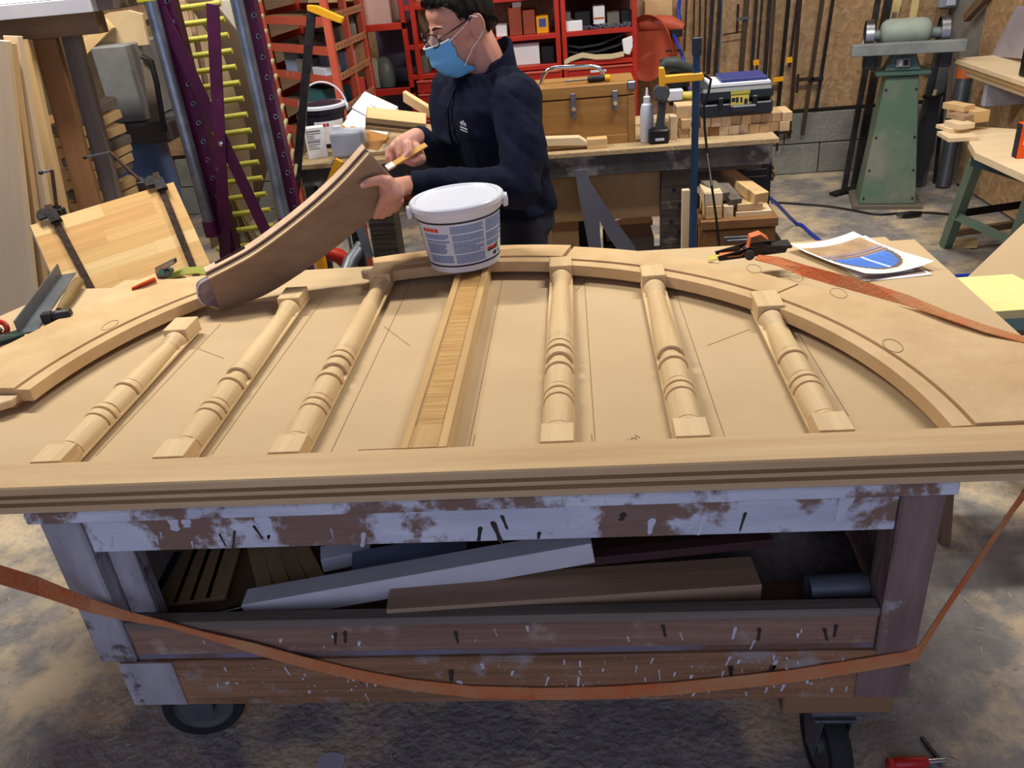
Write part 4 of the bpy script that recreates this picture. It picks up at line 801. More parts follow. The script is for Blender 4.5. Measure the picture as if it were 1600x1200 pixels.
# dusty drum and floor tools left of the man
dg = thing('dusty_post', PY(600, 390, 3.05), 'dark dusty wooden post with a metal hook beside the man', 'post')
a = PY(592, 316, 3.1); MB().bb((a.x-.045, 3.06, 0), (a.x+.06, 3.16, a.z+.03)).build('post', DKW, dg, bevel=.004)
MB().tube([PY(585, 325, 3.055), PY(592, 328, 3.04), PY(594, 338, 3.035), PY(586, 342, 3.04), PY(582, 336, 3.05)], .004, 8).build('hook', CHROME, dg, smooth=True)
tag(plank('flat_steel_bar', PY(560, 350, 3.0), PY(578, 402, 2.98), .035, .006, GREYM, up=(0, -1, 0)), 'flat grey steel bar leaning left of the dusty post', 'bar')
fm = thing('floor_sander', PY(520, 400, 2.95), 'red floor machine with yellow guard and grey hose in the shadows', 'machine')
MB().tube([PY(470, 412, 2.95), PY(500, 392, 3.0), PY(530, 400, 3.05), PY(552, 420, 3.05)], .03, 10).build('red_housing', RED, fm, smooth=True)
MB().tube([PY(565, 385, 3.02), PY(548, 408, 2.95), PY(540, 430, 2.9)], .028, 10).build('grey_pipe', GREYM, fm, smooth=True); bx('yellow_guard', 492, 506, 398, 425, 2.92, .04, YEL, fm, bevel=.004)
box('base', (-.98, 2.9, 0), (-.62, 3.2, .5), BLACK, fm, .02)
# ------------------------------------------------------------------ purple scaffold trestle with yellow pegs
PUR = mat('purple_paint', (92, 22, 72), .5, .1, (70, 14, 54), 7, c3=(110, 70, 80), s3=12, t3=(.64, .7)); GALV = mat('galvanised', (148, 160, 176), .4, .8, (116, 128, 146), 14)
YP = mat('yellow_peg', (196, 190, 70), .55, 0, (170, 162, 56), 30)
Ys = 3.05
sc = thing('scaffold_trestle', PY(345, 395, Ys), 'purple steel scaffold trestle with galvanised tubes and yellow rungs', 'scaffold')
def post(x_top, x_bot_px, yb, tubex, side):
    a = PY(x_top, 0, Ys); b = PY(x_bot_px, yb, Ys); X = (a.x+b.x)/2
    p = MB().bb((X-.032, Ys, 0), (X+.032, Ys+.006, 2.3)).bb((X-.032, Ys+.006, 0), (X-.026, Ys+.05, 2.3)).bb((X+.026, Ys+.006, 0), (X+.032, Ys+.05, 2.3)).build('post', PUR, sc, bevel=.001)
    for k in range(26):
        z = .5+k*.068
        if z > 1.75: break
        for sx in side:
            MB().tube([(X+sx+.0075*math.cos(2*pi*i/10), Ys-.002, z+.0075*math.sin(2*pi*i/10)) for i in range(10)], .0022, 5, True).build('hole_ring', STEEL, p)
            MB().cyl((X+sx, Ys-.0015, z), (X+sx, Ys-.0003, z), .0065, n=8).build('hole', BLACK, p)
    return X
Xa = post(262, 350, 385, None, (.012,)); Xb = post(386, 452, 345, None, (-.024, .024))
for X, z0 in ((PY(282, 190, Ys-.05).x, PY(335, 350, Ys-.05).z), (PY(407, 180, Ys-.05).x, PY(440, 345, Ys-.05).z)):
    MB().cyl((X, Ys-.035, z0), (X, Ys-.035, 1.62), .022, n=20).build('tube', GALV, sc, smooth=True)
    MB().lathe([(.027, 0), (.027, .06), (.0235, .06)], 20, M4.Translation((X, Ys-.035, z0-.05))).build('socket', PUR, sc, smooth=True)
    MB().lathe([(.0235, 0), (.027, 0), (.027, .05), (.0235, .05)], 20, M4.Translation((X, Ys-.035, 1.60)), cap=False).build('collar', PUR, sc)
    MB().bb((X-.03, Ys-.07, 1.595), (X+.03, Ys-.064, 1.62)).build('collar_tag', mat('acid_yellow', (214, 216, 30), .4), sc)
for k in range(17):
    x1, y1 = 345+k*5.9, 5+k*24.8; p1 = PY(x1, y1, Ys+.16); 
    MB().cyl((p1.x, Ys+.16, p1.z), (p1.x-.25, Ys+.13, p1.z-.008), .0108, n=10).build('rung', YP, sc, smooth=True)
for k in range(12):
    x1, y1 = 398+k*5.6, 6+k*24.5; p1 = PY(x1, y1, Ys+.2); MB().cyl((p1.x, Ys+.2, p1.z), (p1.x-.05, Ys+.4, p1.z), .0075, n=8).build('rung', mat('dull_peg', (176, 164, 120), .6), sc, smooth=True)
for a, b, yo in (((250, 12), (421, 374), .012), ((332, 6), (353, 410), .019)):
    p, q = PY(*a, Ys-yo), PY(*b, Ys-yo); MB().bar(p, q, .004, .045, (0, 0, 1)).build('brace', PUR, sc, bevel=.001) if False else MB().bar(p, q, .045, .005, (0, -1, 0)).build('brace', PUR, sc, bevel=.001)
MB().lathe([(.010, 0), (.009, .004), (.004, .007)], 12, M4.Translation(PY(345, 224, Ys-.0215)) @ M4.Rotation(pi/2, 4, 'X')).build('bolt', CHROME, sc, smooth=True)
box('foot_rail', (Xa-.03, Ys-.05, 0), (Xb+.05, Ys-.001, .05), PUR, sc, .002)
# curved templates and sheets behind the trestle
def lean(name, pts, Y, th, m, label, cat, slope=0, g=None):
    y0 = max(p[1] for p in pts); return tag(MB().slab([PY(x, y, Y+slope*(y0-y)/300) for x, y in pts], (0, -1, 0), th).build(name, m, bevel=.001), label, cat, g)
lean('curved_template', [(290, 0), (330, 0), (385, 70), (405, 140), (420, 250), (400, 330), (385, 200), (350, 90)], 3.45, .018, mat('brown_board', (96, 76, 58), .8), 'brown curved board behind the yellow rungs', 'board')
lean('tan_sheet', [(255, 0), (300, 0), (350, 70), (385, 180), (400, 340), (330, 390), (300, 200), (270, 60)], 3.6, .018, mat('tan_board', (178, 152, 118), .8), 'tan sheet standing behind the yellow rungs', 'board')
lean('pale_sheet', [(330, 0), (395, 0), (405, 150), (380, 100), (350, 40)], 3.52, .01, mat('pale_board', (196, 188, 172), .7), 'pale sheet at the top behind the purple trestle', 'board')
lean('dark_board', [(385, 0), (480, 0), (490, 340), (430, 340), (415, 200)], 5.75, .02, OLDW, 'weathered board standing behind the orange rack', 'board')
br = MB(); random.seed(14)                               # broom head of straw at the foot
bb0 = PY(375, 372, 3.25)
for k in range(90):
    a = random.uniform(-1, 1); br.cyl((bb0.x+.02*a, bb0.y, bb0.z+.16), (bb0.x+.10*a+random.uniform(-.01, .01), bb0.y+random.uniform(-.03, .03), bb0.z-.06), .0018, n=4)
bro = thing('straw_broom', (bb0.x, bb0.y, 0), 'straw broom standing in the shadow behind the purple trestle', 'broom')
br.build('straw', mat('straw', (150, 132, 80), .8), bro)['kind'] = 'stuff'; MB().cyl((bb0.x, bb0.y, bb0.z+.1), (bb0.x-.1, bb0.y+.3, bb0.z+.9), .012).build('handle', OLDW, bro, smooth=True)
# ------------------------------------------------------------------ dust extractor duct, timber rack at far left
dx = thing('dust_extractor', PY(250, 330, 3.75), 'grey dust collector box over a blue-grey drum', 'dust collector')
GB = mat('grey_box', (120, 120, 118), .6, 0, (100, 100, 102), 6, bump=.1); BD = mat('blue_drum', (96, 126, 176), .3, .2, (80, 108, 156), 4)
a = PY(140, 75, 3.6); b = PY(228, 190, 3.6); box('box', (a.x, 3.6, b.z), (b.x, 3.95, a.z), GB, dx, .006)
box('skirt', (a.x-.01, 3.57, b.z-.09), (b.x+.10, 3.97, b.z-.002), mat('dark_grey_m', (64, 62, 62), .6), dx, .01)
dc = V((PY(206, 255, 3.75).x, 3.78, 0)); MB().lathe([(.165, 0), (.165, b.z-.10), (.155, b.z-.092)], 36, M4.Translation(dc)).build('drum', BD, dx, smooth=True)
MB().tube([PY(222, 88, 3.58), PY(236, 95, 3.57), PY(245, 130, 3.57), PY(255, 190, 3.57), PY(258, 205, 3.57)], .012, 8).build('cable_loop', BLACK, dx, smooth=True)
MB().slab([PY(221, 92, 3.585), PY(236, 100, 3.585), PY(258, 205, 3.585), PY(236, 195, 3.585)], (0, -1, 0), .02).build('side_flap', mat('dusty_flap', (120, 108, 94), .8), dx)
lean('round_template', [(125, 75), (128, 50), (145, 32), (170, 20), (200, 16), (222, 22), (232, 70), (190, 75)], 3.72, .02, mat('cream_board', (196, 172, 134), .8), 'cream round-topped board above the grey dust collector', 'board')
tag(plank('short_batten', PY(126, 84, 3.7), PY(172, 36, 3.7), .045, .03, PINE, up=(0, -1, 0)), 'short pale batten sticking up before the round-topped board', 'batten')
TG = 'timber leaning at the left'
for k, (xt, yt, xb_, yb_, Y, w, m, lb) in enumerate((
        (-20, 60, 30, 480, 2.62, .14, PINEL, 'pale wide plank at the extreme left edge, nearest'),
        (8, 66, 62, 450, 2.68, .06, PINE, 'pale pine plank second from the left edge'),
        (20, 56, 88, 440, 2.72, .05, PINEL, 'narrow pale plank third from the left edge'),
        (34, 62, 108, 400, 2.82, .06, PINE, 'pale plank with a pencilled number beside the clamp screw'),
        (68, 50, 158, 380, 2.9, .085, wood('brown_plank', (158, 116, 76), (122, 88, 56), 'X', 16), 'brown rough-sawn plank leaning left of the dust collector'),
        (108, 40, 195, 380, 2.95, .065, GREYW, 'weathered grey plank leaning before the dust collector'))):
    top = PY(xt, yt, Y+.1); bot = PY(xb_, yb_, Y); d = (top-bot); bot2 = bot-d*((bot.z-.0)/d.z) if d.z > .2 else bot
    o = tag(plank('leaning_plank', bot2, top, w, .028, m, up=(0, -1, 0)), lb, 'plank', TG)
    if k == 3: text_obj('pencil_number', '335', .05, frame((PY(92, 270, Y)-PY(86, 245, Y)), (0, -1, 0), PY(60, 245, Y+.03)-V((0, .035, 0))) if False else M4(((.25, -.97, 0, PY(62, 262, Y+.04).x), (0, 0, -1, Y+.015), (.97, .25, 0, PY(62, 262, Y+.04).z), (0, 0, 0, 1))), INK, o)
tr2 = thing('timber_rack', (-2.0, 3.0, 0), 'rack shelf of white-edged boards across the top left', 'rack')
Y = 2.9; a = PY(-60, 22, Y); b = PY(140, 12, Y)
box('white_board', (a.x-.2, Y, a.z-.03), (b.x, Y+.5, a.z+.015), PAPER, tr2, .002); box('white_board', (a.x-.2, Y+.02, a.z+.017), (b.x+.09, Y+.5, a.z+.05), PAPER, tr2, .002)
box('brown_joist', (a.x-.2, Y+.06, a.z-.10), (b.x-.02, Y+.12, a.z-.032), OLDW, tr2, .003); box('end_block', (b.x+.0, Y+.05, a.z-.03), (b.x+.06, Y+.3, a.z+.015), GREYW, tr2, .003)
for x in (-2.9, -2.45): box('upright', (x, Y+.4, 0), (x+.06, Y+.46, a.z-.033), OLDW, tr2, .003)
random.seed(8)
for k in range(10):                                       # ends of stacked battens seen between the planks
    p = PY(88+k*4.5+random.uniform(-3, 3), 205+k*17, 3.05); ang = random.uniform(-.25, .5)
    tag(plank('stacked_batten', p, p+V((.10*math.cos(ang), .30, .05*math.sin(ang)+.03)), .05, .032, PINE if k % 3 else GREYW, up=(0, -.3, 1)), 'end of a stacked batten between the leaning planks, %s' % ('topmost', 'second from top', 'third from top', 'fourth from top', 'fifth from top', 'sixth from top', 'seventh from top', 'eighth from top', 'ninth from top', 'lowest')[k], 'batten', 'stacked battens at the left')
bkc = thing('cardboard_box', (-2.2, 3.9, 0), 'brown cardboard box in the shade behind the leaning planks', 'box'); box('carton', (-2.95, 3.7, .6), (-2.45, 4.1, 1.1), mat('cardboard', (150, 112, 74), .8), bkc, .003); box('pallet', (-3.0, 3.68, 0), (-2.4, 4.12, .599), OLDW, bkc, .003)
# ------------------------------------------------------------------ orange tray rack
OR = mat('orange_red_paint', (200, 94, 72), .5, 0, (184, 80, 60), 5, c3=(200, 128, 106), s3=8, t3=(.6, .7)); ORD = mat('orange_red_dusty', (176, 126, 92), .7, 0, (160, 96, 66), 8)
rk = thing('tray_rack', (-1.2, 4.0, 0), 'orange steel tray rack loaded with boxes behind the side bench', 'rack')
C_, L_2, S_ = V((-1.19, 4.33, 0)), V((-1.70, 4.90, 0)), V((.024, .60, 0))
def zr(y): return PY(509, y, 4.33).z
for p in (C_, L_2, C_+S_*.5, C_+S_, L_2+S_): MB().box((p.x, p.y, 1.1), (.036, .036, 2.2)).build('upright', OR, rk, bevel=.002)
e1 = (L_2-C_).normalized(); nf = V((-e1.y, e1.x, 0)); 
TRZ = [zr(32), zr(80), zr(127), zr(176), zr(224), zr(-20)]
for z in TRZ:
    tr = MB().prism([(p.x, p.y) for p in (C_, C_+S_, L_2+S_, L_2)], z-.004, z).build('tray', mat('tray_dark', (70, 62, 58), .7, 0, (110, 92, 76), 20), rk)
    MB().bar(C_+V((0, 0, z-.006)), L_2+V((0, 0, z-.006)), .004, .042, (0, 0, 1)).build('tray_lip', OR, tr, bevel=.001)
    MB().bar(L_2+V((0, 0, z+.012)), L_2+S_+V((0, 0, z+.012)), .004, .05).build('tray_lip', RED, tr); MB().bar(C_+S_+V((0, 0, z+.012)), L_2+S_+V((0, 0, z+.012)), .004, .05).build('tray_lip', RED, tr)
    MB().bar(C_+V((.018, 0, z+.012)), C_+S_+V((.018, 0, z+.012)), .004, .035).build('side_rail', ORD, tr, bevel=.001)
    for k in range(10): q = C_+S_*(.06+.098*k); MB().bb((q.x+.0205, q.y, z+.006), (q.x+.0215, q.y+.03, z+.018)).build('slot', OLDW, tr)
def tray_item(i, u, v, w, d, h, m, label, cat='box', name='stored_box', tw=0):
    w *= 1.15; d *= 1.1; h *= 1.15; z = TRZ[i]; p = C_+(L_2-C_)*(u*.84+.11)+S_*v; M = frame(e1, (0, 0, 1), (p.x, p.y, z+.0005)) @ M4.Rotation(tw, 4, 'Z')
    return tag(MB().bb((-w/2, -d/2, 0), (w/2, d/2, h)).build(name, m, None, M=M, bevel=.003), label, cat, 'things on the orange rack')
CARD = mat('cardboard', (150, 112, 74)); GRBOX = mat('grey_bin', (120, 118, 112), .7); BLB = mat('blue_box', (150, 164, 196), .6); TEAL = mat('tealb', (60, 110, 120), .5)
tray_item(0, .5, .45, .30, .3, .012, CARD, 'flat wooden board lying on the top tray of the orange rack', 'board')
tray_item(1, .25, .35, .16, .14, .05, mat('darkbrown', (70, 46, 40), .7), 'dark brown tool on the second tray of the orange rack', 'tool', tw=.3)
tray_item(1, .06, .55, .10, .16, .07, GREYW, 'grey block at the corner of the second tray of the orange rack', 'block', tw=.2)
tray_item(1, .10, .9, .14, .12, .12, GRBOX, 'grey bin on the second tray at the side of the orange rack', 'bin')
tray_item(2, .62, .3, .16, .14, .09, BLB, 'blue and white carton on the third tray of the orange rack')
tray_item(2, .42, .2, .13, .1, .07, GRBOX, 'grey-brown carton in the middle of the third tray of the orange rack')
tray_item(2, .16, .2, .13, .08, .035, WHITE, 'small white wrapped packet at the front of the third tray of the orange rack', 'packet')
tray_item(2, .08, .45, .08, .16, .085, BLB, 'white and red packet at the corner of the third tray of the orange rack'); 
tray_item(2, .08, .8, .14, .14, .10, CARD, 'cardboard carton at the side of the third tray of the orange rack', tw=.3)
tray_item(3, .3, .3, .22, .16, .07, TEAL, 'teal and beige carton on the fourth tray of the orange rack')
tray_item(3, .62, .25, .06, .06, .06, BLB, 'small blue carton at the left of the fourth tray of the orange rack')
tray_item(3, .06, .5, .09, .18, .09, mat('redwhite', (196, 60, 54), .5), 'red and white carton at the corner of the fourth tray of the orange rack')
tray_item(3, .1, .85, .12, .12, .06, GRBOX, 'grey tin at the side of the fourth tray of the orange rack', 'tin')
tray_item(4, .5, .4, .25, .2, .06, GRBOX, 'grey box on the lowest visible tray of the orange rack')
# black bar clamp with yellow head leaning on the rack
k2 = thing('tall_bar_clamp', PY(470, 255, 3.46), 'black bar clamp with a yellow head leaning in front of the orange rack', 'clamp')
a, b = PY(487, 18, 3.48), PY(466, 250, 3.45); d = (b-a); MB().bar(a, b+d*.9, .034, .012, (0, -1, 0)).build('bar', IRON, k2, bevel=.001)
MB().slab([PY(x, y, 3.455) for x, y in ((479, 8), (493, 9), (536, 28), (533, 37), (526, 35), (490, 21), (480, 17))], (0, -1, 0), .03).build('head', YEL, k2, bevel=.002)
# ------------------------------------------------------------------ red cabinet along the back wall
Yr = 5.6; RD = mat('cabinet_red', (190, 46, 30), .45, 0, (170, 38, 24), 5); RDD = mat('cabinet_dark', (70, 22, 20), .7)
rc_ = thing('red_cabinet', (-.4, 5.85, 0), 'red steel workshop cabinet with shelves and drawers along the back wall', 'cabinet')
xs_ = [-1.33, -1.04, -.075, .392]; zA, zB = 1.13, .95
for x in (xs_[0], xs_[1]-.03, xs_[1]+.035, xs_[2]-.03, xs_[2]+.01, xs_[3]-.02): box('upright', (x, Yr, 0), (x+.03, Yr+.04, 2.1), RD, rc_, .002)
for a, b in ((xs_[1], xs_[2]), (xs_[2]+.02, xs_[3])):
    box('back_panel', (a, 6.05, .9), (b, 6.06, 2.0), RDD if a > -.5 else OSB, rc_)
    for z in (zA, zB, 1.36): box('shelf', (a, Yr+.005, z-.028), (b, 6.05, z), RD, rc_, .002)
    for k in range(7):
        z1 = zB-.035-k*.083; dwr = box('drawer', (a+.02, Yr-.002, z1-.078), (b-.02, 6.0, z1), RD, rc_, .003)
        box('pull_lip', (a+.02, Yr-.014, z1-.012), (b-.02, Yr-.0025, z1), mat('pink_red', (204, 96, 80), .4), dwr, .002)
        if k % 2 == 0: box('drawer_tag', (a+.16, Yr-.004, z1-.035), (a+.26, Yr-.0022, z1-.02), PAPER, dwr)
box('bay_rail', (xs_[0], Yr, 1.23), (xs_[1], Yr+.03, 1.27), RD, rc_, .002); box('bay_rail', (xs_[0], Yr, .84), (xs_[1], Yr+.03, .88), RD, rc_, .002); box('bay_back', (xs_[0], 6.0, .5), (xs_[1], 6.01, 2), mat('bay_purple', (96, 90, 112), .7), rc_)
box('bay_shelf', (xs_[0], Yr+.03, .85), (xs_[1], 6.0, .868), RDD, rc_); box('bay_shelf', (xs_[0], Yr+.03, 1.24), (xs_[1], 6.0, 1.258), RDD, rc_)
def cab(px0, px1, py0, py1, z, m, label, cat='box', Y=5.66, dp=.18, name='stored_box', tw=0):
    l = PY(px0, (py0+py1)/2, Y).x; r = PY(px1, (py0+py1)/2, Y).x; t = PY((px0+px1)/2, py0, Y).z
    return tag(MB().bb((l, Y, z+.0005), (r, Y+dp, max(t, z+.02))).build(name, m, bevel=.003), label, cat, 'things in the red cabinet')
BRK = mat('terracotta', (158, 74, 52), .7)
cab(795, 815, 12, 52, zA, BRK, 'taller brick-red box on the upper cabinet shelf'); cab(817, 836, 16, 50, zA, BRK, 'shorter brick-red box beside the taller one in the cabinet')
o = cab(838, 857, 25, 48, zA, YEL, 'small yellow box with a blue label in the cabinet'); bx('blue_label', 842, 853, 29, 42, 5.6585, .001, mat('labelblue', (70, 90, 170), .5), o, bevel=0)
cab(775, 792, 40, 56, zA, PAPER, 'small white card on the cabinet shelf behind the man', 'card'); cab(800, 814, 3, 12, PY(805, 12, 5.66).z+.001, PAPER, 'white carton on top of the taller brick-red box')
cab(880, 892, 20, 42, zA, GRBOX, 'dark grey box at the left of the right cabinet shelf'); cab(882, 910, 33, 43, zA, PAPER, 'white tray on the right cabinet shelf', 'tray', 5.62)
cab(898, 922, 18, 40, zA, BLACK, 'black lump of tooling on the right cabinet shelf', 'tool'); o = cab(927, 945, 10, 36, zA+.025, PAPER, 'white and orange card box propped on the right cabinet shelf'); bx('orange_stripe', 928, 944, 27, 30, 5.6585, .001, mat('or', (220, 110, 60)), o, bevel=0)
cab(949, 968, 20, 36, zA, GRBOX, 'grey box at the right of the cabinet shelf'); cab(970, 987, 16, 34, zA, BLACK, 'black box at the right end of the cabinet shelf')
sw = MB(); random.seed(4); p0 = PY(912, 40, 5.62).x; p1 = PY(985, 36, 5.62).x
for k in range(70): q = V((random.uniform(p0, p1), 5.62+random.uniform(0, .04), zA+.006+random.uniform(0, .02))); sw.box(q, (.012, .012, .010), M4.Rotation(0, 4, 'X'))
tag(sw.build('loose_screws', STEEL), 'scatter of loose screws along the cabinet shelf edge', 'screws', kind='stuff')
cab(796, 843, 68, 100, zB, PAPER, 'big white box on the lower cabinet shelf beside the man', dp=.25); cab(846, 866, 72, 96, zB, BLACK, 'black box beside the big white box in the cabinet')
cab(648, 668, 75, 105, zB, GRBOX, 'grey crate on the lower cabinet shelf left of the man', 'crate')
for k, (dz_, rr_) in enumerate(((0, .0), (.05, .02), (.09, .03))):             # folded rubber sheets
    pts = [PY(883, 88-dz_*230, 5.76+rr_), PY(905, 92-dz_*230, 5.76+rr_), PY(935, 90-dz_*260, 5.76+rr_), PY(965, 84-dz_*330, 5.76+rr_), PY(980, 72-dz_*300, 5.76+rr_)]
    for q in pts: q.z = max(q.z, zB+.01)
    tag(MB().ribbon(pts, [V((0, .22, .0))]*5, .012).build('rubber_sheet', mat('rubber_sheet', (52, 52, 56), .5), smooth=False), 'folded dark sheet in the lower right cabinet shelf, %s' % ('lowest', 'middle one', 'topmost')[k], 'sheet', 'folded sheets in the red cabinet')
tag(MB().ribbon([PY(882, 98, 5.585), PY(892, 92, 5.585), PY(910, 86, 5.585), PY(930, 89, 5.585), PY(955, 88, 5.585), PY(975, 84, 5.585)], [V((0, .004, .03))]*6, .004).build('felt_strip', mat('felt', (206, 190, 150), .9)), 'wavy cream felt strip hanging over the cabinet shelf edge', 'strip')
tag(MB().slab([PY(x, y, 5.60) for x, y in ((972, 62), (988, 56), (991, 68), (984, 86), (975, 84))], (0, -1, 0), .03).build('white_rag', PAPER, bevel=.004), 'crumpled white rag at the right of the folded sheets', 'rag')
bg = thing('pink_carton', PY(590, 25, 5.7), 'large pinkish carton in the left bay of the cabinet', 'carton'); l = PY(566, 20, 5.7).x; r = PY(612, 20, 5.7).x; box('carton', (l, 5.66, 1.2585), (r, 5.95, 1.55), mat('pinkc', (196, 160, 150), .7), bg, .003)
for k, (x0, x1, y0, y1, m, lb) in enumerate(((570, 600, 112, 145, mat('sack', (186, 176, 160), .9, bump=.3), 'cream paper sack slumped in the left cabinet bay'), (588, 618, 108, 142, mat('plastic_sack', (120, 132, 124), .4), 'grey plastic sack beside the cream one in the cabinet bay'))):
    c = PY((x0+x1)/2, (y0+y1)/2, 5.75); mb = MB(); mb.lathe([(.02, .8686), (.055, .872), (.068, .92), (.06, 1.0), (.03, 1.05), (.012, 1.06)], 12, M4.Translation((c.x, 5.78, 0)))
    tag(mb.build('sack', m, smooth=True), lb, 'sack')
# ------------------------------------------------------------------ hose reel, hose, wall clamps
rl = thing('hose_reel', PY(1030, 75, 5.95), 'round orange-red hose reel mounted by the cabinet', 'hose reel')
TER = mat('reel_plastic', (200, 92, 64), .5, 0, (184, 82, 56), 5); c = PY(1014, 74, 5.82); Mr = M4.Translation(c) @ M4.Rotation(rad(-25), 4, 'Z') @ M4.Rotation(pi/2, 4, 'X')
MB().lathe([(.0, .0), (.10, .0), (.135, -.004), (.15, -.012), (.165, -.03), (.165, -.06)], 40, Mr @ M4.Scale(-1, 4, (0, 0, 1)) @ M4.Scale(1.22, 4, (0, 1, 0)), cap=False).build('drum_face', TER, rl, smooth=True)
MB().lathe([(.155, .0), (.16, -.05), (.15, -.17), (.01, -.18)], 40, Mr @ M4.Translation((0, 0, -.01)) @ M4.Scale(1.15, 4, (0, 1, 0))).build('drum', TER, rl, smooth=True)
MB().tube([PY(1000, 40, 5.85), PY(1030, 36, 5.82), PY(1050, 38, 5.80), PY(1068, 44, 5.78)], [.03, .05, .05, .03], 12).build('hood', TER, rl, smooth=True)
bx('hose_mouth', 1048, 1066, 46, 58, 5.745, .02, BLACK, rl, bevel=.004); bx('vent_slot', 1040, 1050, 78, 81, 5.70, .004, BLACK, rl); bx('vent_slot', 1055, 1064, 77, 80, 5.70, .004, BLACK, rl)
bx('wall_bracket', 1008, 1050, 0, 118, 6.02, .10, PINE, rl, bevel=.002)
BH = mat('blue_hose', (34, 66, 196), .4)
hpts = [PY(1052, 54, 5.74), PY(1057, 65, 5.74), PY(1063, 80, 5.72), PY(1070, 102, 5.70)]+[V((.75, 5.3, .5)), V((.80, 4.6, .55)), PY(1143, 246, 4.12), PY(1165, 272, 4.25), PY(1190, 299, 4.42), PY(1215, 320, 4.6)]
hpts += [PZ(1245, 350, .012), PZ(1280, 375, .012), V((1.5, 3.6, .012)), V((1.62, 3.3, .012)), PZ(1440, 436, .012), PZ(1480, 433, .012), PZ(1515, 430, .012), PZ(1560, 430, .012)]
def smooth_path(P, n=6):
    res = []
    for i in range(len(P)-1):
        p0 = P[max(i-1, 0)]; p1 = P[i]; p2 = P[i+1]; p3 = P[min(i+2, len(P)-1)]
        for k in range(n): t = k/n; res.append(.5*((2*p1)+(p2-p0)*t+(2*p0-5*p1+4*p2-p3)*t*t+(3*p1-p0-3*p2+p3)*t**3))
    return res+[P[-1]]
hp_ = smooth_path(hpts)
for q in hp_: q.z = max(q.z, .0105)
tag(MB().tube(hp_, .010, 8).build('air_hose', BH, smooth=True), 'blue air hose running from the reel down to the floor', 'hose')
tag(MB().tube([PY(1062, 0, 6.05), PY(1060, 15, 6.05), PY(1062, 32, 6.0)], .012, 8).build('feed_hose', BH, smooth=True), 'short blue feed hose above the reel', 'hose')
WC = [(65, 45, 400, .012, 0), (125, 118, 300, .012, 0), (170, 165, 300, .012, 0), (215, 200, 560, .014, 0), (268, 232, 580, .026, 1), (325, 288, 600, .024, 1), (345, 312, 600, .010, 2), (535, 485, 620, .036, 3), (610, 568, 620, .022, 1), (655, 612, 545, .014, 4), (715, 672, 640, .026, 1), (750, 706, 680, .020, 3), (862, 752, 1105, .026, 5), (932, 866, 525, .016, 4), (952, 862, 1080, .024, 6), (1125, 968, 1055, .028, 3), (1207, 1076, 850, .022, 7)]
WL = ['thin rusty bar clamp nearest the hose reel', 'thin rusty bar clamp second from the hose reel', 'thin rusty bar clamp third from the hose reel', 'slim brown bar clamp fourth from the hose reel', 'black bar clamp just right of the blue clamp bar', 'black bar clamp left of the bright steel bar', 'bright thin steel bar hanging among the wall clamps', 'wide grey clamp bar with an upper iron jaw', 'black bar hanging right of the wide grey clamp bar', 'short thin wall clamp ending in a yellow jaw above the booklets', 'black clamp bar hanging above the right end of the tool case', 'dark steel clamp bar just right of the black one above the case', 'long black clamp with a yellow jaw reaching below the boarding', 'short thin clamp with a yellow jaw at its lower end', 'long rusty sash clamp ending in a foot jaw', 'long brown flat clamp bar reaching the concrete blocks', 'dark clamp bar furthest right on the wall with a side jaw']
WMAT = [RUST, IRON, STEEL, mat('brown_steel', (84, 70, 58), .6, .5), IRON, mat('black_steel', (30, 28, 28), .5, .4), RUST, IRON]
for (x0, x1, yb_, w, kd), lb in zip(WC, WL):
    a = PY(1060+x0/5, 0, 6.06); b = PY(1060+x1/5, yb_/5, 6.06); tp = a+(a-b)*((1.95-a.z)/(a.z-b.z))
    t = thing('wall_clamp', b, lb, 'clamp', 'bar clamps hanging on the back wall')
    MB().bar(b, tp, w, .010, (0, -1, 0)).build('bar', WMAT[kd], t, bevel=.001)
    d = (tp-b).normalized()
    def jaw(f, m, s=-1, h=.03, l=.055): q = b+d*f; MB().bar(q+V((s*w*.6, -.012, 0)), q+V((-s*l, -.012, -.004)), h, .016, (0, -1, 0)).build('jaw', m, t, bevel=.002)
    if kd == 4: jaw(.05, YEL, 1, .035, .03)
    if kd == 5: jaw((b-PY(1216, 123, 6.06)).length, YEL, 1, .03, .055); jaw(.04, IRON, 1, .02, .04)
    if kd == 6: jaw(.05, RUST, 1, .025, .085); MB().tube([b+V((-.08, -.012, .12)), b+V((-.08, -.012, -.08))], .008, 8).build('screw', IRON, t)
    if kd == 7: jaw(.2, IRON, 1, .03, .07)
    if kd == 3 and x0 == 1125: jaw((b-PY(1270, 122, 6.06)).length, RUST, 1, .022, .085); q = PY(1246, 128, 6.05); MB().tube([q+V((0, 0, .05)), q+V((0, 0, -.07))], .010, 8).build('screw', RUST, t)
    if x0 == 535: q = PY(1155, 27, 6.05); jaw((b-PY(1163, 28, 6.06)).length, GREYM, 1, .02, .06); MB().tube([q+V((-.01, 0, .08)), q+V((-.01, 0, -.1))], .009, 8).build('screw', RUST, t); MB().tube([q+V((-.1, 0, -.1)), q+V((.02, 0, -.09))], .005, 6).build('tommy_bar', RUST, t)
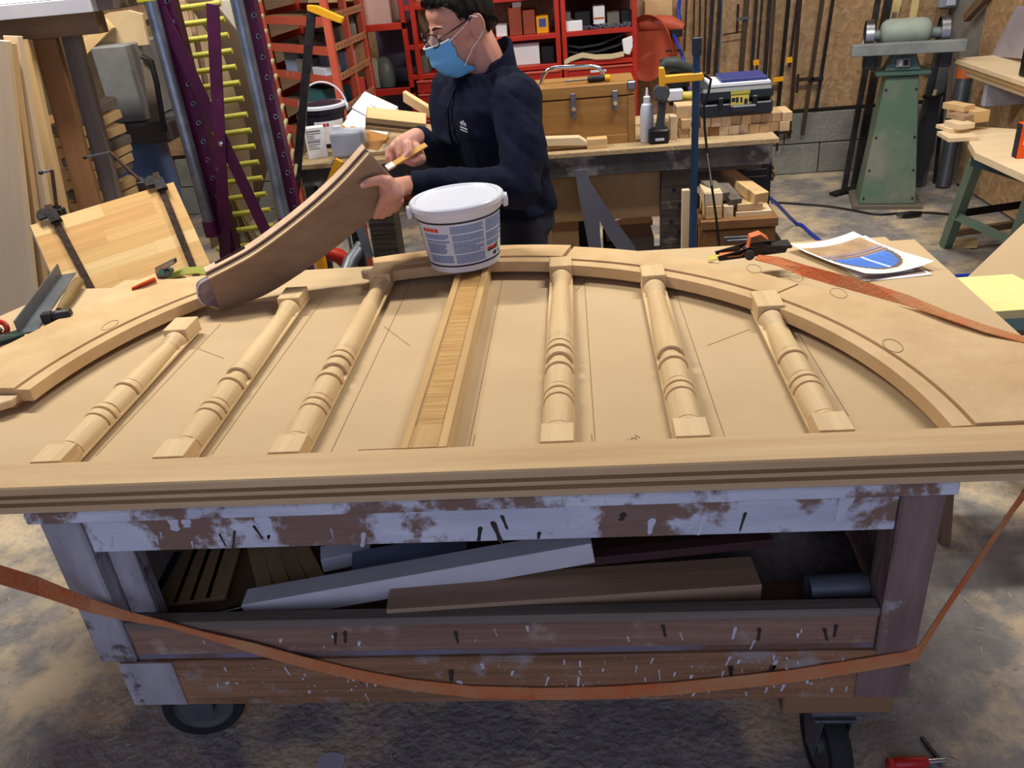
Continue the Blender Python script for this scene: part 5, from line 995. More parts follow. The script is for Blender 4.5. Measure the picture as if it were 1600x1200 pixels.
# ------------------------------------------------------------------ bench grinder on a green pedestal
GRN = mat('machine_green', (92, 122, 100), .5, .1, (104, 128, 112), 2.5, (1, 1, .6), .05, None, .5, c3=(138, 140, 126), s3=2.2, t3=(.5, .66)); GRD = mat('machine_teal', (74, 104, 96), .5, .1, (86, 112, 104), 6)
DUST = mat('dusty_steel', (150, 158, 156), .6, .3, (124, 132, 134), 7); DARK = mat('dark_guard', (56, 62, 68), .5, .4)
gr = thing('bench_grinder', PZ(1385, 330, 0), 'bench grinder on a tapered green steel pedestal', 'grinder')
gc_ = PZ(1392, 322, 0); gx, gy = gc_.x-.01, gc_.y+.10; zt = PY(1406, 114, gy).z
Mg = M4.Translation((gx, gy, 0)) @ M4.Rotation(rad(-12), 4, 'Z')
def taper(z0, z1, w0, d0, w1, d1): return [(-w0, -d0, z0), (w0, -d0, z0), (w0, d0, z0), (-w0, d0, z0), (-w1, -d1, z1), (w1, -d1, z1), (w1, d1, z1), (-w1, d1, z1)]
BF = [(3, 2, 1, 0), (4, 5, 6, 7), (0, 1, 5, 4), (1, 2, 6, 5), (2, 3, 7, 6), (3, 0, 4, 7)]
MB().add([(p[0]*.93, p[1]*.93, p[2]) for p in taper(.026, zt-.006, .175, .15, .095, .09)], BF).build('pedestal', GRN, gr, M=Mg, bevel=.004)
MB().bb((-.20, -.17, 0), (.20, .20, .025)).build('base_plate', GREYW, gr, M=Mg, bevel=.002)
for sx in (-1, 1):
    for f in (.08, .3, .55, .9): MB().cyl((sx*(.145-.07*f), -(.142-.056*f)-.006, f*zt), (sx*(.145-.07*f), -(.132-.056*f), f*zt), .006, n=8).build('bolt', BLACK, gr, M=Mg)
MB().bb((-.15, -.115, zt), (.15, .115, zt+.022)).build('top_plate', GRD, gr, M=Mg, bevel=.006)
MB().add(taper(zt+.023, zt+.12, .10, .075, .06, .06), BF).build('switch_housing', GRD, gr, M=Mg, bevel=.006)
MB().bb((-.045, -.088, zt+.045), (.03, -.072, zt+.095)).build('switch_plate', DUST, gr, M=Mg, bevel=.002); MB().bb((-.03, -.092, zt+.055), (-.01, -.0885, zt+.085)).build('switch', WHITE, gr, M=Mg); MB().bb((-.005, -.092, zt+.055), (.02, -.0885, zt+.085)).build('switch', BLACK, gr, M=Mg)
zc = zt+.125
MB().bb((-.30, -.16, zc), (.30, -.10, zc+.062)).bb((-.30, -.10, zc), (.30, -.02, zc+.008)).build('rest_channel', DUST, gr, M=Mg, bevel=.003)
Mm = Mg @ M4.Translation((-.11, .02, zc+.10)) @ M4.Rotation(pi/2, 4, 'Y')
MB().lathe([(.03, -.03), (.055, -.02), (.07, .0), (.075, .03), (.075, .19), (.07, .22), (.055, .24), (.03, .25)], 24, Mm).build('motor', mat('pale_green', (160, 172, 160), .5, 0, (140, 152, 142), 8), gr, smooth=True)
for x in (-.20, .20):
    Mw = Mg @ M4.Translation((x, .02, zc+.08)) @ M4.Rotation(pi/2, 4, 'Y')
    MB().lathe([(.02, -.012), (.085, -.014), (.085, .014), (.02, .012)], 28, Mw).build('wheel', DARK, gr, smooth=True)
    MB().lathe([(.09, -.022), (.096, -.022), (.096, .022), (.09, .022)], 24, Mw, rad(60), rad(300), cap=False).build('wheel_guard', STEEL, gr, smooth=True)
    MB().bb((x-.02, -.08, zc-.09), (x+.05, .02, zc-.005)).build('spark_box', DARK, gr, M=Mg, bevel=.006); MB().cyl(Mg @ V((x*.55, .02, zc+.09)), Mg @ V((x, .02, zc+.085)), .03).build('spindle_housing', DUST, gr, smooth=True)
# lengths of steel and timber leaning in the corner
LG = 'lengths leaning in the corner'
for a, b, Ya, Yb2, w, m, lb in (((1372, 0), (1320, 290), 5.95, 5.6, .035, IRON, 'dark steel length leaning left of the grinder pedestal, outermost'), ((1388, 0), (1336, 285), 6.0, 5.7, .05, IRON, 'dark steel channel leaning close left of the grinder pedestal'), ((1398, 20), (1356, 300), 6.02, 5.6, .025, GREYW, 'grey batten leaning just behind the grinder pedestal'),
        ((1408, -20), (1384, 70), 6.06, 6.0, .05, mat('yellow_batten', (226, 206, 140), .6), 'yellow batten standing behind the grinder, left one'), ((1434, -20), (1420, 60), 6.06, 6.0, .045, mat('yellow_batten', (226, 206, 140)), 'yellow batten standing behind the grinder, right one'),
        ((1502, 60), (1440, 285), 5.9, 5.6, .06, GREYM, 'wide grey metal channel leaning right of the grinder'), ((1480, 40), (1418, 290), 6.0, 5.6, .05, DARK, 'dark panel edge leaning right of the grinder pedestal'), ((1518, 60), (1462, 280), 5.9, 5.65, .02, IRON, 'thin black bar leaning between the channel and the tube'), ((1462, 140), (1430, 240), 5.75, 5.7, .014, PINEL, 'thin pale stick leaning behind the grinder pedestal'), ((1490, 0), (1450, 100), 6.06, 6.0, .06, OLDW, 'brown batten at the top of the corner')):
    p, q = PY(*a, Ya), PY(*b, Yb2); d = q-p
    if q.z > .02 and b[1] > 200: q = p+d*(p.z/(p.z-q.z))*.999
    p.x = min(p.x, 2.42); q.x = min(q.x, 2.42)
    if q.z < 0: q = p+d*((p.z-.002)/(p.z-q.z))
    tag(plank('leaning_length', q, p, w, .022, m, up=(0, -1, 0)), lb, 'bar', LG)
p, q = PY(1509, 95, 5.75), PZ(1474, 285, .0); tb_ = thing('steel_tube', q, 'fat grey steel tube with orange tape leaning on the boarded wall', 'tube')
q = V((2.38, 5.55, .0)); p = PY(1511, 95, 5.7); MB().cyl(q, p, .045, n=20).build('tube', mat('tube_steel', (120, 128, 136), .35, .7), tb_, smooth=True); d = (p-q); MB().cyl(q+d*.86, q+d*.985, .0475, n=20).build('orange_tape', mat('tape', (224, 112, 58), .6), tb_, smooth=True)
fn = thing('grey_fan_blade', PY(1455, 205, 5.3), 'dark panel sheet leaning behind the grinder with a bracket', 'panel'); MB().slab([PY(x, y, 5.5) for x, y in ((1430, 240), (1456, 150), (1470, 150), (1460, 235), (1440, 285), (1428, 285))], (0, -1, 0), .02).build('sheet', DARK, fn, bevel=.001)
MB().tube([PY(1442, 150, 5.45), PY(1452, 154, 5.44), PY(1462, 152, 5.45), PY(1474, 146, 5.46)], .010, 8).build('bracket', IRON, fn, smooth=True)
bxr = thing('socket_box', PY(1483, 5, 6.05), 'grey electric socket box on the back wall', 'socket'); bx('housing', 1470, 1497, -14, 12, 6.02, .06, mat('socket_grey', (160, 170, 184), .5), bxr, bevel=.008); bx('cover', 1480, 1494, -6, 9, 6.01, .009, WHITE, bxr, bevel=.004)
tag(plank('diagonal_brace', PX(1510, 28, 2.44), PX(1545, -10, 2.44), .05, .04, OLDW, up=(1, 0, 0)), 'dark diagonal wooden brace on the boarded side wall', 'brace')
# ------------------------------------------------------------------ shelf on the side wall
sh = thing('wall_shelf', (2.3, 4.7, .85), 'timber shelf of stacked pale boards on the right wall', 'shelf')
zS = .855
for k in range(3): box('board', (2.18+.02*k, 3.9, zS-.026-k*.03), (XR-.032, 5.22-.05*k, zS-k*.03-.001), (PINEL, PINE, PINEL)[k], sh, .002)
box('bracket', (2.25, 4.9, zS-.22), (XR-.032, 4.94, zS-.09), mat('white_bracket', (190, 194, 206), .5), sh, .004)
tag(MB().slab([PX(x, y, 2.40) for x, y in ((1548, 88), (1588, 10), (1640, 10), (1640, 95))], (-1, 0, 0), .015).build('grey_sheet', mat('mauve_sheet', (170, 164, 176), .6), bevel=.001), 'pale mauve sheet standing on the wall shelf', 'sheet')
vc = thing('red_vacuum', V((2.3, 4.45, zS)), 'red and black canister on the wall shelf at the right edge', 'canister'); M = M4.Translation((2.33, 4.50, zS))
MB().lathe([(.10, 0), (.11, .01), (.11, .03), (.095, .035)], 24, M).build('foot', BLACK, vc, smooth=True); MB().lathe([(.09, .036), (.095, .06), (.09, .26), (.075, .27)], 24, M).build('body', mat('bright_red', (214, 30, 34), .35), vc, smooth=True); MB().lathe([(.095, .271), (.10, .28), (.098, .31), (.09, .315)], 24, M).build('collar', BLACK, vc, smooth=True); MB().lathe([(.085, .316), (.08, .36), (.05, .41), (.01, .43)], 24, M).build('dome', mat('bright_red', (214, 30, 34)), vc, smooth=True)
MB().bb((-.11, -.03, .0), (-.085, .03, .29)).build('side_strap', BLACK, vc, M=M, bevel=.006)
# ------------------------------------------------------------------ green saw-table stand with offcuts
gs = thing('green_stand', (2.15, 4.1, 0), 'green steel machine stand with a timber top at the right', 'stand')
zt_ = .60; A = PZ(1518, 243, zt_); F1 = PZ(1471, 386, 0); F2 = PZ(1543, 424, 0)
T1 = V((A.x+.03, A.y+.05, zt_-.05)); T2 = V((A.x+.13, A.y-.33, zt_-.05))
F2 = V((F2.x+.05, F2.y-.03, 0)); 
off = V((.38, .09, 0))
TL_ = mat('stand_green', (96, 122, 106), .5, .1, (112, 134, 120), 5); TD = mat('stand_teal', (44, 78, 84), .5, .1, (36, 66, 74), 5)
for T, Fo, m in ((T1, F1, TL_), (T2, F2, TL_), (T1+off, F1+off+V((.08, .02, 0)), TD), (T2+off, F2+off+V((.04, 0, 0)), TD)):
    MB().bar(Fo, T, .055, .006, (-1, -.2, 0)).bar(Fo+V((.025, -.02, 0)), T+V((.025, -.02, 0)), .006, .05, (-1, -.2, 0)).build('leg', m, gs, bevel=.001)
def mixp(a, b, t): return a+(b-a)*t
MB().bar(mixp(F1, T1, .42), mixp(F2, T2, .38), .006, .045, (0, 0, 1)).build('cross_rail', TL_, gs, bevel=.001)
MB().bar(mixp(F1, T1, .17), mixp(F1+off, T1+off, .17), .03, .035).build('stretcher', OLDW, gs); MB().bar(mixp(F1, T1, .42), mixp(F1+off, T1+off, .42), .006, .04, (0, 0, 1)).build('stretcher', BLACK, gs)
MB().bar(T1+V((0, 0, .02)), T2+V((0, 0, .02)), .02, .06, (0, 0, 1)).build('apron', TD, gs, bevel=.002)
MB().slab([PZ(1500, 196, zt_+.03), PZ(1524, 238, zt_+.03), PZ(1640, 290, zt_+.03), PZ(1660, 206, zt_+.03)], (0, 0, 1), .034).build('top', PINEL, gs, bevel=.002)
MB().bar(mixp(F1, T1, .0)+V((.06, -.02, .02)), mixp(F1, T1, .0)+V((.16, -.05, .03)), .04, .04).build('drip_bottle', PINE, gs)
zz = zt_+.03+.0005
def off_(px0, px1, py, w, h, m, lb, z, k):
    a = PZ(px0, py, z+h); b = PZ(px1, py-3, z+h); return tag(MB().bb((0, 0, 0), ((b-a).length, w, h)).build('wood_offcut', m, None, M=frame(b-a, (0, 0, 1), (a.x, a.y, z)), bevel=.001), lb, 'offcut', 'offcuts on the green stand')
off_(1483, 1530, 216, .16, .02, PINEL, 'flat pale offcut at the bottom left of the stack on the green stand', zz, 0)
off_(1486, 1512, 202, .13, .018, PINEL, 'second flat pale offcut in the stack on the green stand', zz+.021, 1)
off_(1498, 1524, 195, .12, .025, PINEL, 'small pinkish offcut in the stack on the green stand', zz+.04, 2)
off_(1506, 1522, 182, .11, .022, GREYBRN, 'brown-edged thin offcut under the top block on the green stand', zz+.066, 3)
off_(1507, 1524, 166, .14, .03, PINE, 'top block of the offcut stack on the green stand', zz+.089, 4)
off_(1524, 1548, 175, .22, .055, PINE, 'largest offcut block on the green stand', zz+.04, 5)
bk_ = V((T1.x+.22, T1.y-.12, zz)); tag(MB().bb((bk_.x-.02, bk_.y-.16, zz), (bk_.x+.14, bk_.y+.1, zz+.03)).build('grey_metal_plate', GREYM, bevel=.003), 'grey metal plate lying on the green stand', 'plate')
oc = PZ(1592, 248, zz); ocb = thing('orange_carton', oc, 'bright orange carton on the green stand at the right edge', 'carton'); MB().bb((oc.x-.01, oc.y, zz), (oc.x+.16, oc.y+.05, zz+.15)).build('carton', mat('carton_orange', (240, 86, 24), .5), ocb, bevel=.002); MB().bb((oc.x-.012, oc.y+.004, zz+.002), (oc.x-.0102, oc.y+.046, zz+.148)).build('dark_side', INK, ocb); MB().bb((oc.x+.005, oc.y-.001, zz+.06), (oc.x+.03, oc.y-.0002, zz+.10)).build('flame_mark', PAPER, ocb)
bgm = PZ(1575, 400, .05); mb = MB(); mb.lathe([(.04, 0), (.12, .01), (.15, .12), (.13, .3), (.06, .38), (.02, .39)], 14, M4.Translation((2.30, 3.85, 0)))
tag(mb.build('rubbish_bag', mat('bin_bag', (26, 28, 34), .25), smooth=True), 'black rubbish bag standing by the green stand', 'bag')
tag(MB().tube(smooth_path([PZ(x, y, .007) for x, y in ((1205, 316), (1240, 318), (1290, 322), (1330, 328), (1370, 335), (1408, 333), (1440, 332), (1475, 334), (1510, 338))]), .007, 8).build('floor_cable', BLACK, smooth=True), 'black power cable trailing across the floor before the grinder', 'cable')
pl_ = thing('cable_plug', PZ(1410, 333, 0), 'black cable connector on the floor by the grinder base', 'plug'); c = PZ(1410, 336, .02); MB().tube([c, c+V((.05, .0, 0)), c+V((.11, .01, 0))], [.018, .022, .014], 10).build('body', BLACK, pl_, smooth=True); MB().cyl(c, c+V((-.03, 0, .004)), .012).build('pin_face', STEEL, pl_)
ft = PZ(1315, 302, 0); tag(MB().bar(PZ(1300, 304, .012), PZ(1345, 290, .03), .06, .015).build('steel_angle_offcut', IRON, bevel=.002), 'black steel offcut lying on the floor left of the grinder', 'steel offcut')
# ------------------------------------------------------------------ on the floor in front
rs = thing('red_clamp_handle', PZ(1430, 1192, 0), 'red-handled tool lying on the floor at the bottom right', 'tool')
a, b = PZ(1385, 1194, .014), PZ(1450, 1190, .014); M = frame(b-a, (0, 0, 1), a) @ M4.Rotation(pi/2, 4, 'Y'); Lr = (b-a).length
MB().lathe([(.008, 0), (.013, .004), (.013, .012), (.010, .016), (.013, .02), (.013, Lr-.01), (.009, Lr)], 14, M).build('grip', mat('red_grip', (200, 40, 40), .3), rs, smooth=True); e = PZ(1478, 1188, .014); MB().cyl(b, e, .006).build('shaft', CHROME, rs, smooth=True); MB().bar(PZ(1440, 1152, .006), PZ(1472, 1192, .006), .008, .006).build('tommy_bar', IRON, rs)
c = PZ(515, 1192, .001); tag(MB().prism([(c.x+.035*math.cos(2*pi*i/9)*(1+.3*math.sin(i*2.3)), c.y+.03*math.sin(2*pi*i/9)) for i in range(9)], .0005, .002).build('paper_scrap', mat('scrap', (196, 192, 204), .8)), 'torn white paper scrap on the floor at the bottom', 'paper scrap')
random.seed(31); sv = MB()
for k in range(520):
    x, y = random.uniform(-1.9, 1.6), random.uniform(.75, 2.4); a = random.uniform(0, pi); l = random.choice((.004, .006, .008, .02)); q = V((x, y, .001)); sv.bar(q, q+V((l*math.cos(a), l*math.sin(a), .001)), .0035, .0012)
tag(sv.build('wood_shavings', mat('shaving', (196, 172, 140), .8)), 'scattered wood chips and shavings on the floor', 'shavings', kind='stuff')
# ------------------------------------------------------------------ the man
def cap_mesh(mb, a, b, ra, rb, n=14, k=5):
    a = V(a); b = V(b); d = b-a; L = max(d.length, 1e-5); M = frame(d if d.length > 1e-5 else (0, 0, 1), (0, 0, 1) if abs(d.normalized().z) < .9 else (0, 1, 0), a) @ M4.Rotation(pi/2, 4, 'Y')
    pr = [(max(ra*math.cos(t), 1e-4), ra*math.sin(t)) for t in [-pi/2+pi/2*i/k for i in range(k)]]+[(ra, 0), (rb, L)]+[(max(rb*math.cos(t), 1e-4), L+rb*math.sin(t)) for t in [pi/2*i/k for i in range(1, k+1)]]
    mb.lathe(pr, n, M)
def chain(mb, pts, rs):
    for i in range(len(pts)-1): cap_mesh(mb, pts[i], pts[i+1], rs[i], rs[i+1])
def ell(mb, c, r, M=None, n=20, k=12):
    Mx = (M if M is not None else M4.Identity(4)) @ M4.Translation(V(c)) @ M4.Diagonal((*r, 1))
    mb.lathe([(max(math.cos(t), 1e-4), math.sin(t)) for t in [-pi/2+pi*i/k for i in range(k+1)]], n, Mx)
def fuse(name, mb, vox, m, parent, it=3, disp=None):
    me = bpy.data.meshes.new(name+'_src'); me.from_pydata(mb.v, [], mb.f)
    bm = bmesh.new(); bm.from_mesh(me); bmesh.ops.remove_doubles(bm, verts=bm.verts, dist=1e-5); bmesh.ops.recalc_face_normals(bm, faces=bm.faces); bm.to_mesh(me); bm.free()
    o = bpy.data.objects.new(name+'_src', me); COL.objects.link(o)
    r = o.modifiers.new('r', 'REMESH'); r.mode = 'VOXEL'; r.voxel_size = vox
    s = o.modifiers.new('s', 'SMOOTH'); s.factor = .5; s.iterations = it
    dg = bpy.context.evaluated_depsgraph_get(); dg.update(); ev = o.evaluated_get(dg)
    res = bpy.data.meshes.new_from_object(ev); bpy.data.objects.remove(o)
    if disp:
        nv = [(v.co.copy(), v.normal.copy()) for v in res.vertices]
        for v, (c, nn_) in zip(res.vertices, nv): v.co = c+nn_*disp(c, nn_)
    org = WM[parent.name].translation
    for v in res.vertices: v.co -= org
    res.materials.clear(); res.materials.append(m); res.name = name
    for p in res.polygons: p.use_smooth = True; p.material_index = 0
    return _link(bpy.data.objects.new(name, res), M4.Translation(org), parent)
SKIN = mat('skin', (206, 152, 132), .5, 0, (192, 134, 116), 14, bump=.05, bscale=160, contrast=.6)
FLEECE = mat('navy_fleece', (22, 27, 48), .95, 0, (16, 20, 38), 30, bump=.35, bscale=240, spec=.15)
man = thing('person', (-.28, 2.74, 0), 'person in navy fleece, glasses and blue face mask brushing an arch piece', 'person')
HC = PY(722, 39, 2.70); fd = V((-.87, -.49, 0)).normalized(); pit = rad(17)
fx = (fd*math.cos(pit)+V((0, 0, -math.sin(pit)))).normalized(); fy = V((0, 0, 1)).cross(fd).normalized(); fz = fx.cross(fy)
HM = M4(((fx.x, fy.x, fz.x, HC.x), (fx.y, fy.y, fz.y, HC.y), (fx.z, fy.z, fz.z, HC.z), (0, 0, 0, 1))) @ M4.Scale(1.03, 4)
LS, RS = V((-.165, 2.57, 1.25)), V((-.41, 2.88, 1.25)); LE = V((-.185, 2.44, 1.03)); RE = V((-.43, 2.76, 1.04))
LW = PY(636, 289, 2.365); RW = PY(650, 214, 2.52)
hip = V((-.25, 2.80, .90)); ch_ = V((-.29, 2.73, 1.18)); nk = HC+V((.062, .028, -.125))
bd = MB()
ell(bd, (-.008, 0, .03), (.100, .077, .094), HM); ell(bd, (.03, 0, -.03), (.07, .064, .075), HM); ell(bd, (.036, 0, -.062), (.058, .055, .062), HM); ell(bd, (.07, 0, -.098), (.024, .03, .02), HM)
ell(bd, (.076, 0, .024), (.020, .052, .012), HM); ell(bd, (.060, 0, .055), (.030, .056, .034), HM)
for s in (-1, 1):
    ell(bd, (.058, s*.040, -.022), (.023, .023, .022), HM); ell(bd, (.082, s*.032, .004), (.0135, .015, .012), HM)
    Me = HM @ M4.Translation((-.012, s*.080, -.004)) @ M4.Rotation(-s*rad(20), 4, 'Z') @ M4.Rotation(rad(-12), 4, 'Y')
    bd.tube([Me @ V((.018*math.cos(t)-.002, s*.004, .032*math.sin(t))) for t in [2*pi*i/16 for i in range(16)]], .0055, 8, True); ell(bd, (0, 0, 0), (.017, .005, .027), Me); ell(bd, (.004, 0, -.028), (.010, .006, .012), Me)
cap_mesh(bd, HM @ V((.094, 0, .012)), HM @ V((.117, 0, -.034)), .010*1.0, .0155); 
for s in (-1, 1): ell(bd, (.103, s*.012, -.038), (.011, .009, .009), HM)
chain(bd, [HM @ V((-.02, 0, -.03)), nk, ch_+V((.02, .01, .06))], [.058, .060, .075])
def torso(mb, gx, gy, secs):
    f = V((-.82, -.57, 0)).normalized(); l = V((0, 0, 1)).cross(f); n = 28; base = len(mb.v); k = 0
    for (c, rx, ry) in secs:
        for i in range(n):
            t = 2*pi*i/n; ct, st_ = math.cos(t), math.sin(t); e = .8
            p = V(c)+f*(rx+gx)*math.copysign(abs(ct)**e, ct)+l*(ry+gy)*math.copysign(abs(st_)**e, st_); mb.v.append(tuple(p))
        k += 1
    for j in range(k-1):
        for i in range(n): mb.f.append((base+j*n+i, base+j*n+(i+1) % n, base+(j+1)*n+(i+1) % n, base+(j+1)*n+i))
    mb.f += [tuple(base+i for i in range(n-1, -1, -1)), tuple(base+(k-1)*n+i for i in range(n))]; mb.m = [0]*len(mb.f)
SEC = [((-.24, 2.80, .86), .115, .165), ((-.25, 2.80, .95), .12, .165), ((-.265, 2.78, 1.05), .12, .165), ((-.28, 2.75, 1.15), .122, .175), ((-.285, 2.735, 1.23), .112, .175), ((-.275, 2.73, 1.285), .09, .13), ((-.27, 2.73, 1.325), .065, .085)]
torso(bd, -.02, -.025, SEC)
chain(bd, [LS, LE, LW], [.045, .038, .027]); chain(bd, [RS, RE, RW], [.045, .038, .027])
# left hand: thumb on the face of the held piece, fingers wrapped under its edge
def onface(x, y, off): return PP(x, y, HP+HN*off, HN)
pw = LW; pm = onface(612, 297, .022)
ell(bd, pm, (.036, .024, .034)); cap_mesh(bd, pw, pm, .026, .031); cap_mesh(bd, pm+V((-.004, 0, .012)), onface(598, 283, .018), .024, .018)
chain(bd, [onface(606, 284, .02), onface(590, 282, .016), onface(576, 285, .013), onface(567, 289, .0125)], [.0185, .0135, .0125, .0105])
for k, (x, y, x2, y2) in enumerate(((600, 312, 588, 336), (608, 316, 598, 336), (616, 317, 608, 332), (623, 314, 618, 326))):
    k0 = onface(x, y, .016); k1 = onface(x2, y2, .004); k2 = onface(x2-2, y2+2, -.03); k3 = onface(x2-8, y2-10, -.062); chain(bd, [k0, k1, k2, k3], [.0155, .0105, .0095, .0085])
# right hand: fingers pinching the brush
BT0 = PY(604, 263, 2.375); BT1 = PY(666, 226, 2.455); bdv = (BT1-BT0); bL = bdv.length; bdv = bdv.normalized()
pr_ = PY(628, 226, 2.465); cap_mesh(bd, RW, pr_, .027, .028); ell(bd, pr_, (.034, .026, .024)); ell(bd, PY(618, 232, 2.46), (.022, .024, .022))
def fing(pts, rs): chain(bd, [PY(*p) for p in pts], rs)
fing([(638, 226, 2.445), (640, 238, 2.425), (634, 247, 2.415)], [.0145, .0115, .0095])
fing([(626, 226, 2.45), (625, 242, 2.43), (625, 252, 2.425)], [.014, .0112, .0095]); fing([(615, 230, 2.46), (614, 245, 2.445), (616, 256, 2.44)], [.0135, .0105, .009]); fing([(608, 234, 2.475), (606, 247, 2.46), (609, 257, 2.455)], [.012, .0095, .008])
chain(bd, [PY(650, 232, 2.47), PY(657, 248, 2.445), PY(646, 254, 2.43), PY(637, 252, 2.425)], [.019, .0175, .0135, .011])
for sx, Fo in ((1, V((-.19, 2.70, 0))), (-1, V((-.31, 2.90, 0)))):
    chain(bd, [hip+V((.04*sx, -.08*sx, -.02)), Fo+V((0, 0, .48)), Fo+V((.02, .01, .08))], [.075, .052, .038]); cap_mesh(bd, Fo+V((.02, .01, .04)), Fo+V((-.14, -.09, .03)), .038, .03)
fuse('body', bd, .0045, SKIN, man, 3)
for p, q in ((onface(566, 289, .0235), V((-.012, 0, -.002))),): MB().lathe([(.0005, .0012), (.004, .0008), (.0055, 0)], 12, M4.Translation(p) @ frame(HN, (0, 0, 1)).to_3x3().to_4x4() @ M4.Rotation(pi/2, 4, 'Y')).build('thumb_nail', mat('nail', (232, 196, 188), .3), man, smooth=True)
# jacket
jk = MB(); torso(jk, .022, .014, SEC)
chain(jk, [LS+V((-.01, .015, 0)), LS+(LE-LS)*.5+V((.012, 0, 0)), LE+V((.008, -.004, -.006)), LW+(LE-LW)*.45, LW+(LE-LW)*.13], [.082, .072, .066, .056, .044]); chain(jk, [RS, RE, RW+(RE-RW)*.5, RW+(RE-RW)*.12], [.074, .062, .052, .042])
cap_mesh(jk, LS+V((-.01, .02, .01)), nk+V((.02, .012, -.035)), .07, .064); cap_mesh(jk, RS+V((.01, -.02, 0)), nk+V((.01, .02, -.035)), .068, .062)
def fold(c, n):
    p = V((c.x*8, c.y*8, c.z*13+c.x*12)); a = mnoise.noise(p)*.011+(.5-abs(mnoise.noise(p*1.9)))*.008-.004
    return a
fuse('jacket', jk, .0075, FLEECE, man, 4, fold)
for W0, E0, r in ((LW, LE, .041), (RW, RE, .039)):
    d = (E0-W0).normalized(); a = W0+d*.012; MB().tube([a, a+d*.006, a+d*.034, a+d*.042], [r*.92, r, r*1.02, r*.97], 20).build('cuff', FLEECE, man, smooth=True)
# stand-up collar, open at the front
cl_ = MB(); n = 26; cc = nk+V((.006, .004, .0)); ring = []
for i in range(n+1):
    t = rad(-148+296*i/n); dirv = (-fd)*math.cos(t)+fy*math.sin(t); open_ = abs(t)/rad(148)
    bot = cc+dirv*(.088+.022*open_)+V((0, 0, -.045-.075*open_**2)); top = cc+dirv*(.070+.034*open_)+V((0, 0, .078-.115*open_**1.6)); ring.append((bot, top, dirv))
for b_, t_, dv in ring: cl_.v += [tuple(b_), tuple(t_), tuple(t_-dv*.012), tuple(b_-dv*.012)]
for i in range(n):
    for j in range(4): cl_.f.append((i*4+j, i*4+(j+1) % 4, i*4+4+(j+1) % 4, i*4+4+j))
cl_.f += [(0, 1, 2, 3), tuple(4*n+j for j in (3, 2, 1, 0))]; cl_.m = [0]*len(cl_.f); cl_.build('collar', FLEECE, man, bevel=.004, smooth=True, seg=2)
zf = V((-.82, -.57, 0)).normalized()
zp_ = [V(c)+zf*(rx+.026) for c, rx, ry in SEC[1:6]]; MB().tube(zp_, .004, 6).build('zip', mat('zip_dark', (14, 16, 28), .4), man)
# trousers
tr3 = MB(); torso(tr3, .012, .006, [((-.24, 2.80, .80), .118, .165), ((-.245, 2.80, .90), .115, .16), ((-.25, 2.8, .95), .11, .155)])
for sx, Fo in ((1, V((-.19, 2.70, 0))), (-1, V((-.31, 2.90, 0)))): chain(tr3, [hip+V((.04*sx, -.08*sx, -.05)), Fo+V((0, 0, .48)), Fo+V((.02, .01, .12))], [.098, .075, .062])
fuse('trousers', tr3, .012, mat('dark_trousers', (34, 38, 52), .9), man, 3)
for sx, Fo in ((1, V((-.19, 2.70, 0))), (-1, V((-.31, 2.90, 0)))): sh_ = MB(); cap_mesh(sh_, Fo+V((.03, .02, .045)), Fo+V((-.15, -.10, .036)), .044, .035); sh_.bb((-.19, -.045, 0), (.07, .045, .03), frame(-fd, (0, 0, 1), (Fo.x-.0, Fo.y, 0)) @ M4.Translation((0, 0, 0))); sh_.build('shoe', BLACK, man, smooth=True)
# hair: shell over the cranium with a hairline
HAIR = mat('dark_hair', (30, 24, 22), .7, 0, (14, 11, 11), 60, (1, 1, .25), .25, 90, .5, spec=.15)
hr = MB(); nu, nv = 110, 72; idx = {}
HL = [(-.12, -.078), (-.06, -.066), (-.046, -.03), (-.034, .012), (.012, .020), (.028, .034), (.046, .066), (.06, .080), (.12, .088)]
def hairline(x, y):
    for (x0, z0), (x1, z1) in zip(HL, HL[1:]):
        if x <= x1: t = max(0, (x-x0)/(x1-x0)); return z0+(z1-z0)*t+.004*mnoise.noise(V((x*70, y*70, 1)))
    return .088
for i in range(nu):
    for j in range(nv+1):
        t = 2*pi*i/nu; ph = -pi/2+pi*j/nv; d = V((math.cos(ph)*math.cos(t), math.cos(ph)*math.sin(t), math.sin(ph)))
        p = V((-.008+d.x*.100, d.y*.0785, .03+d.z*.096)); nz_ = .004+.006*max(0, d.z)+.0035*mnoise.noise(V((p.x*60, p.y*60, p.z*22)))+(.004 if d.x > .5 else 0)
        idx[i, j] = (p+d*nz_, p-d*.002)
ok = lambda i, j: idx[i % nu, j][0].z > hairline(idx[i % nu, j][0].x, idx[i % nu, j][0].y)
for i in range(nu):
    for j in range(nv):
        q = [(i, j), (i+1, j), (i+1, j+1), (i, j+1)]
        if all(ok(*c) for c in q):
            b0 = len(hr.v); hr.v += [tuple(HM @ idx[c[0] % nu, c[1]][0]) for c in q]+[tuple(HM @ idx[c[0] % nu, c[1]][1]) for c in q]
            hr.f += [(b0, b0+1, b0+2, b0+3), (b0+7, b0+6, b0+5, b0+4)]+[(b0+k, b0+4+k, b0+4+(k+1) % 4, b0+(k+1) % 4) for k in range(4)]
random.seed(17)
for k in range(140):                                     # short locks along the hairline
    y = random.uniform(-.06, .062); x0 = .075-.5*abs(y)**1.3; z0 = .098-.25*abs(y)
    a = V((x0-.004, y, z0+.014)); b = a+V((random.uniform(.010, .020), random.uniform(-.010, .010), -random.uniform(.008, .022))); hr.tube([HM @ a, HM @ ((a+b)/2+V((.005, 0, .002))), HM @ b], [.0028, .0024, .0006], 4)
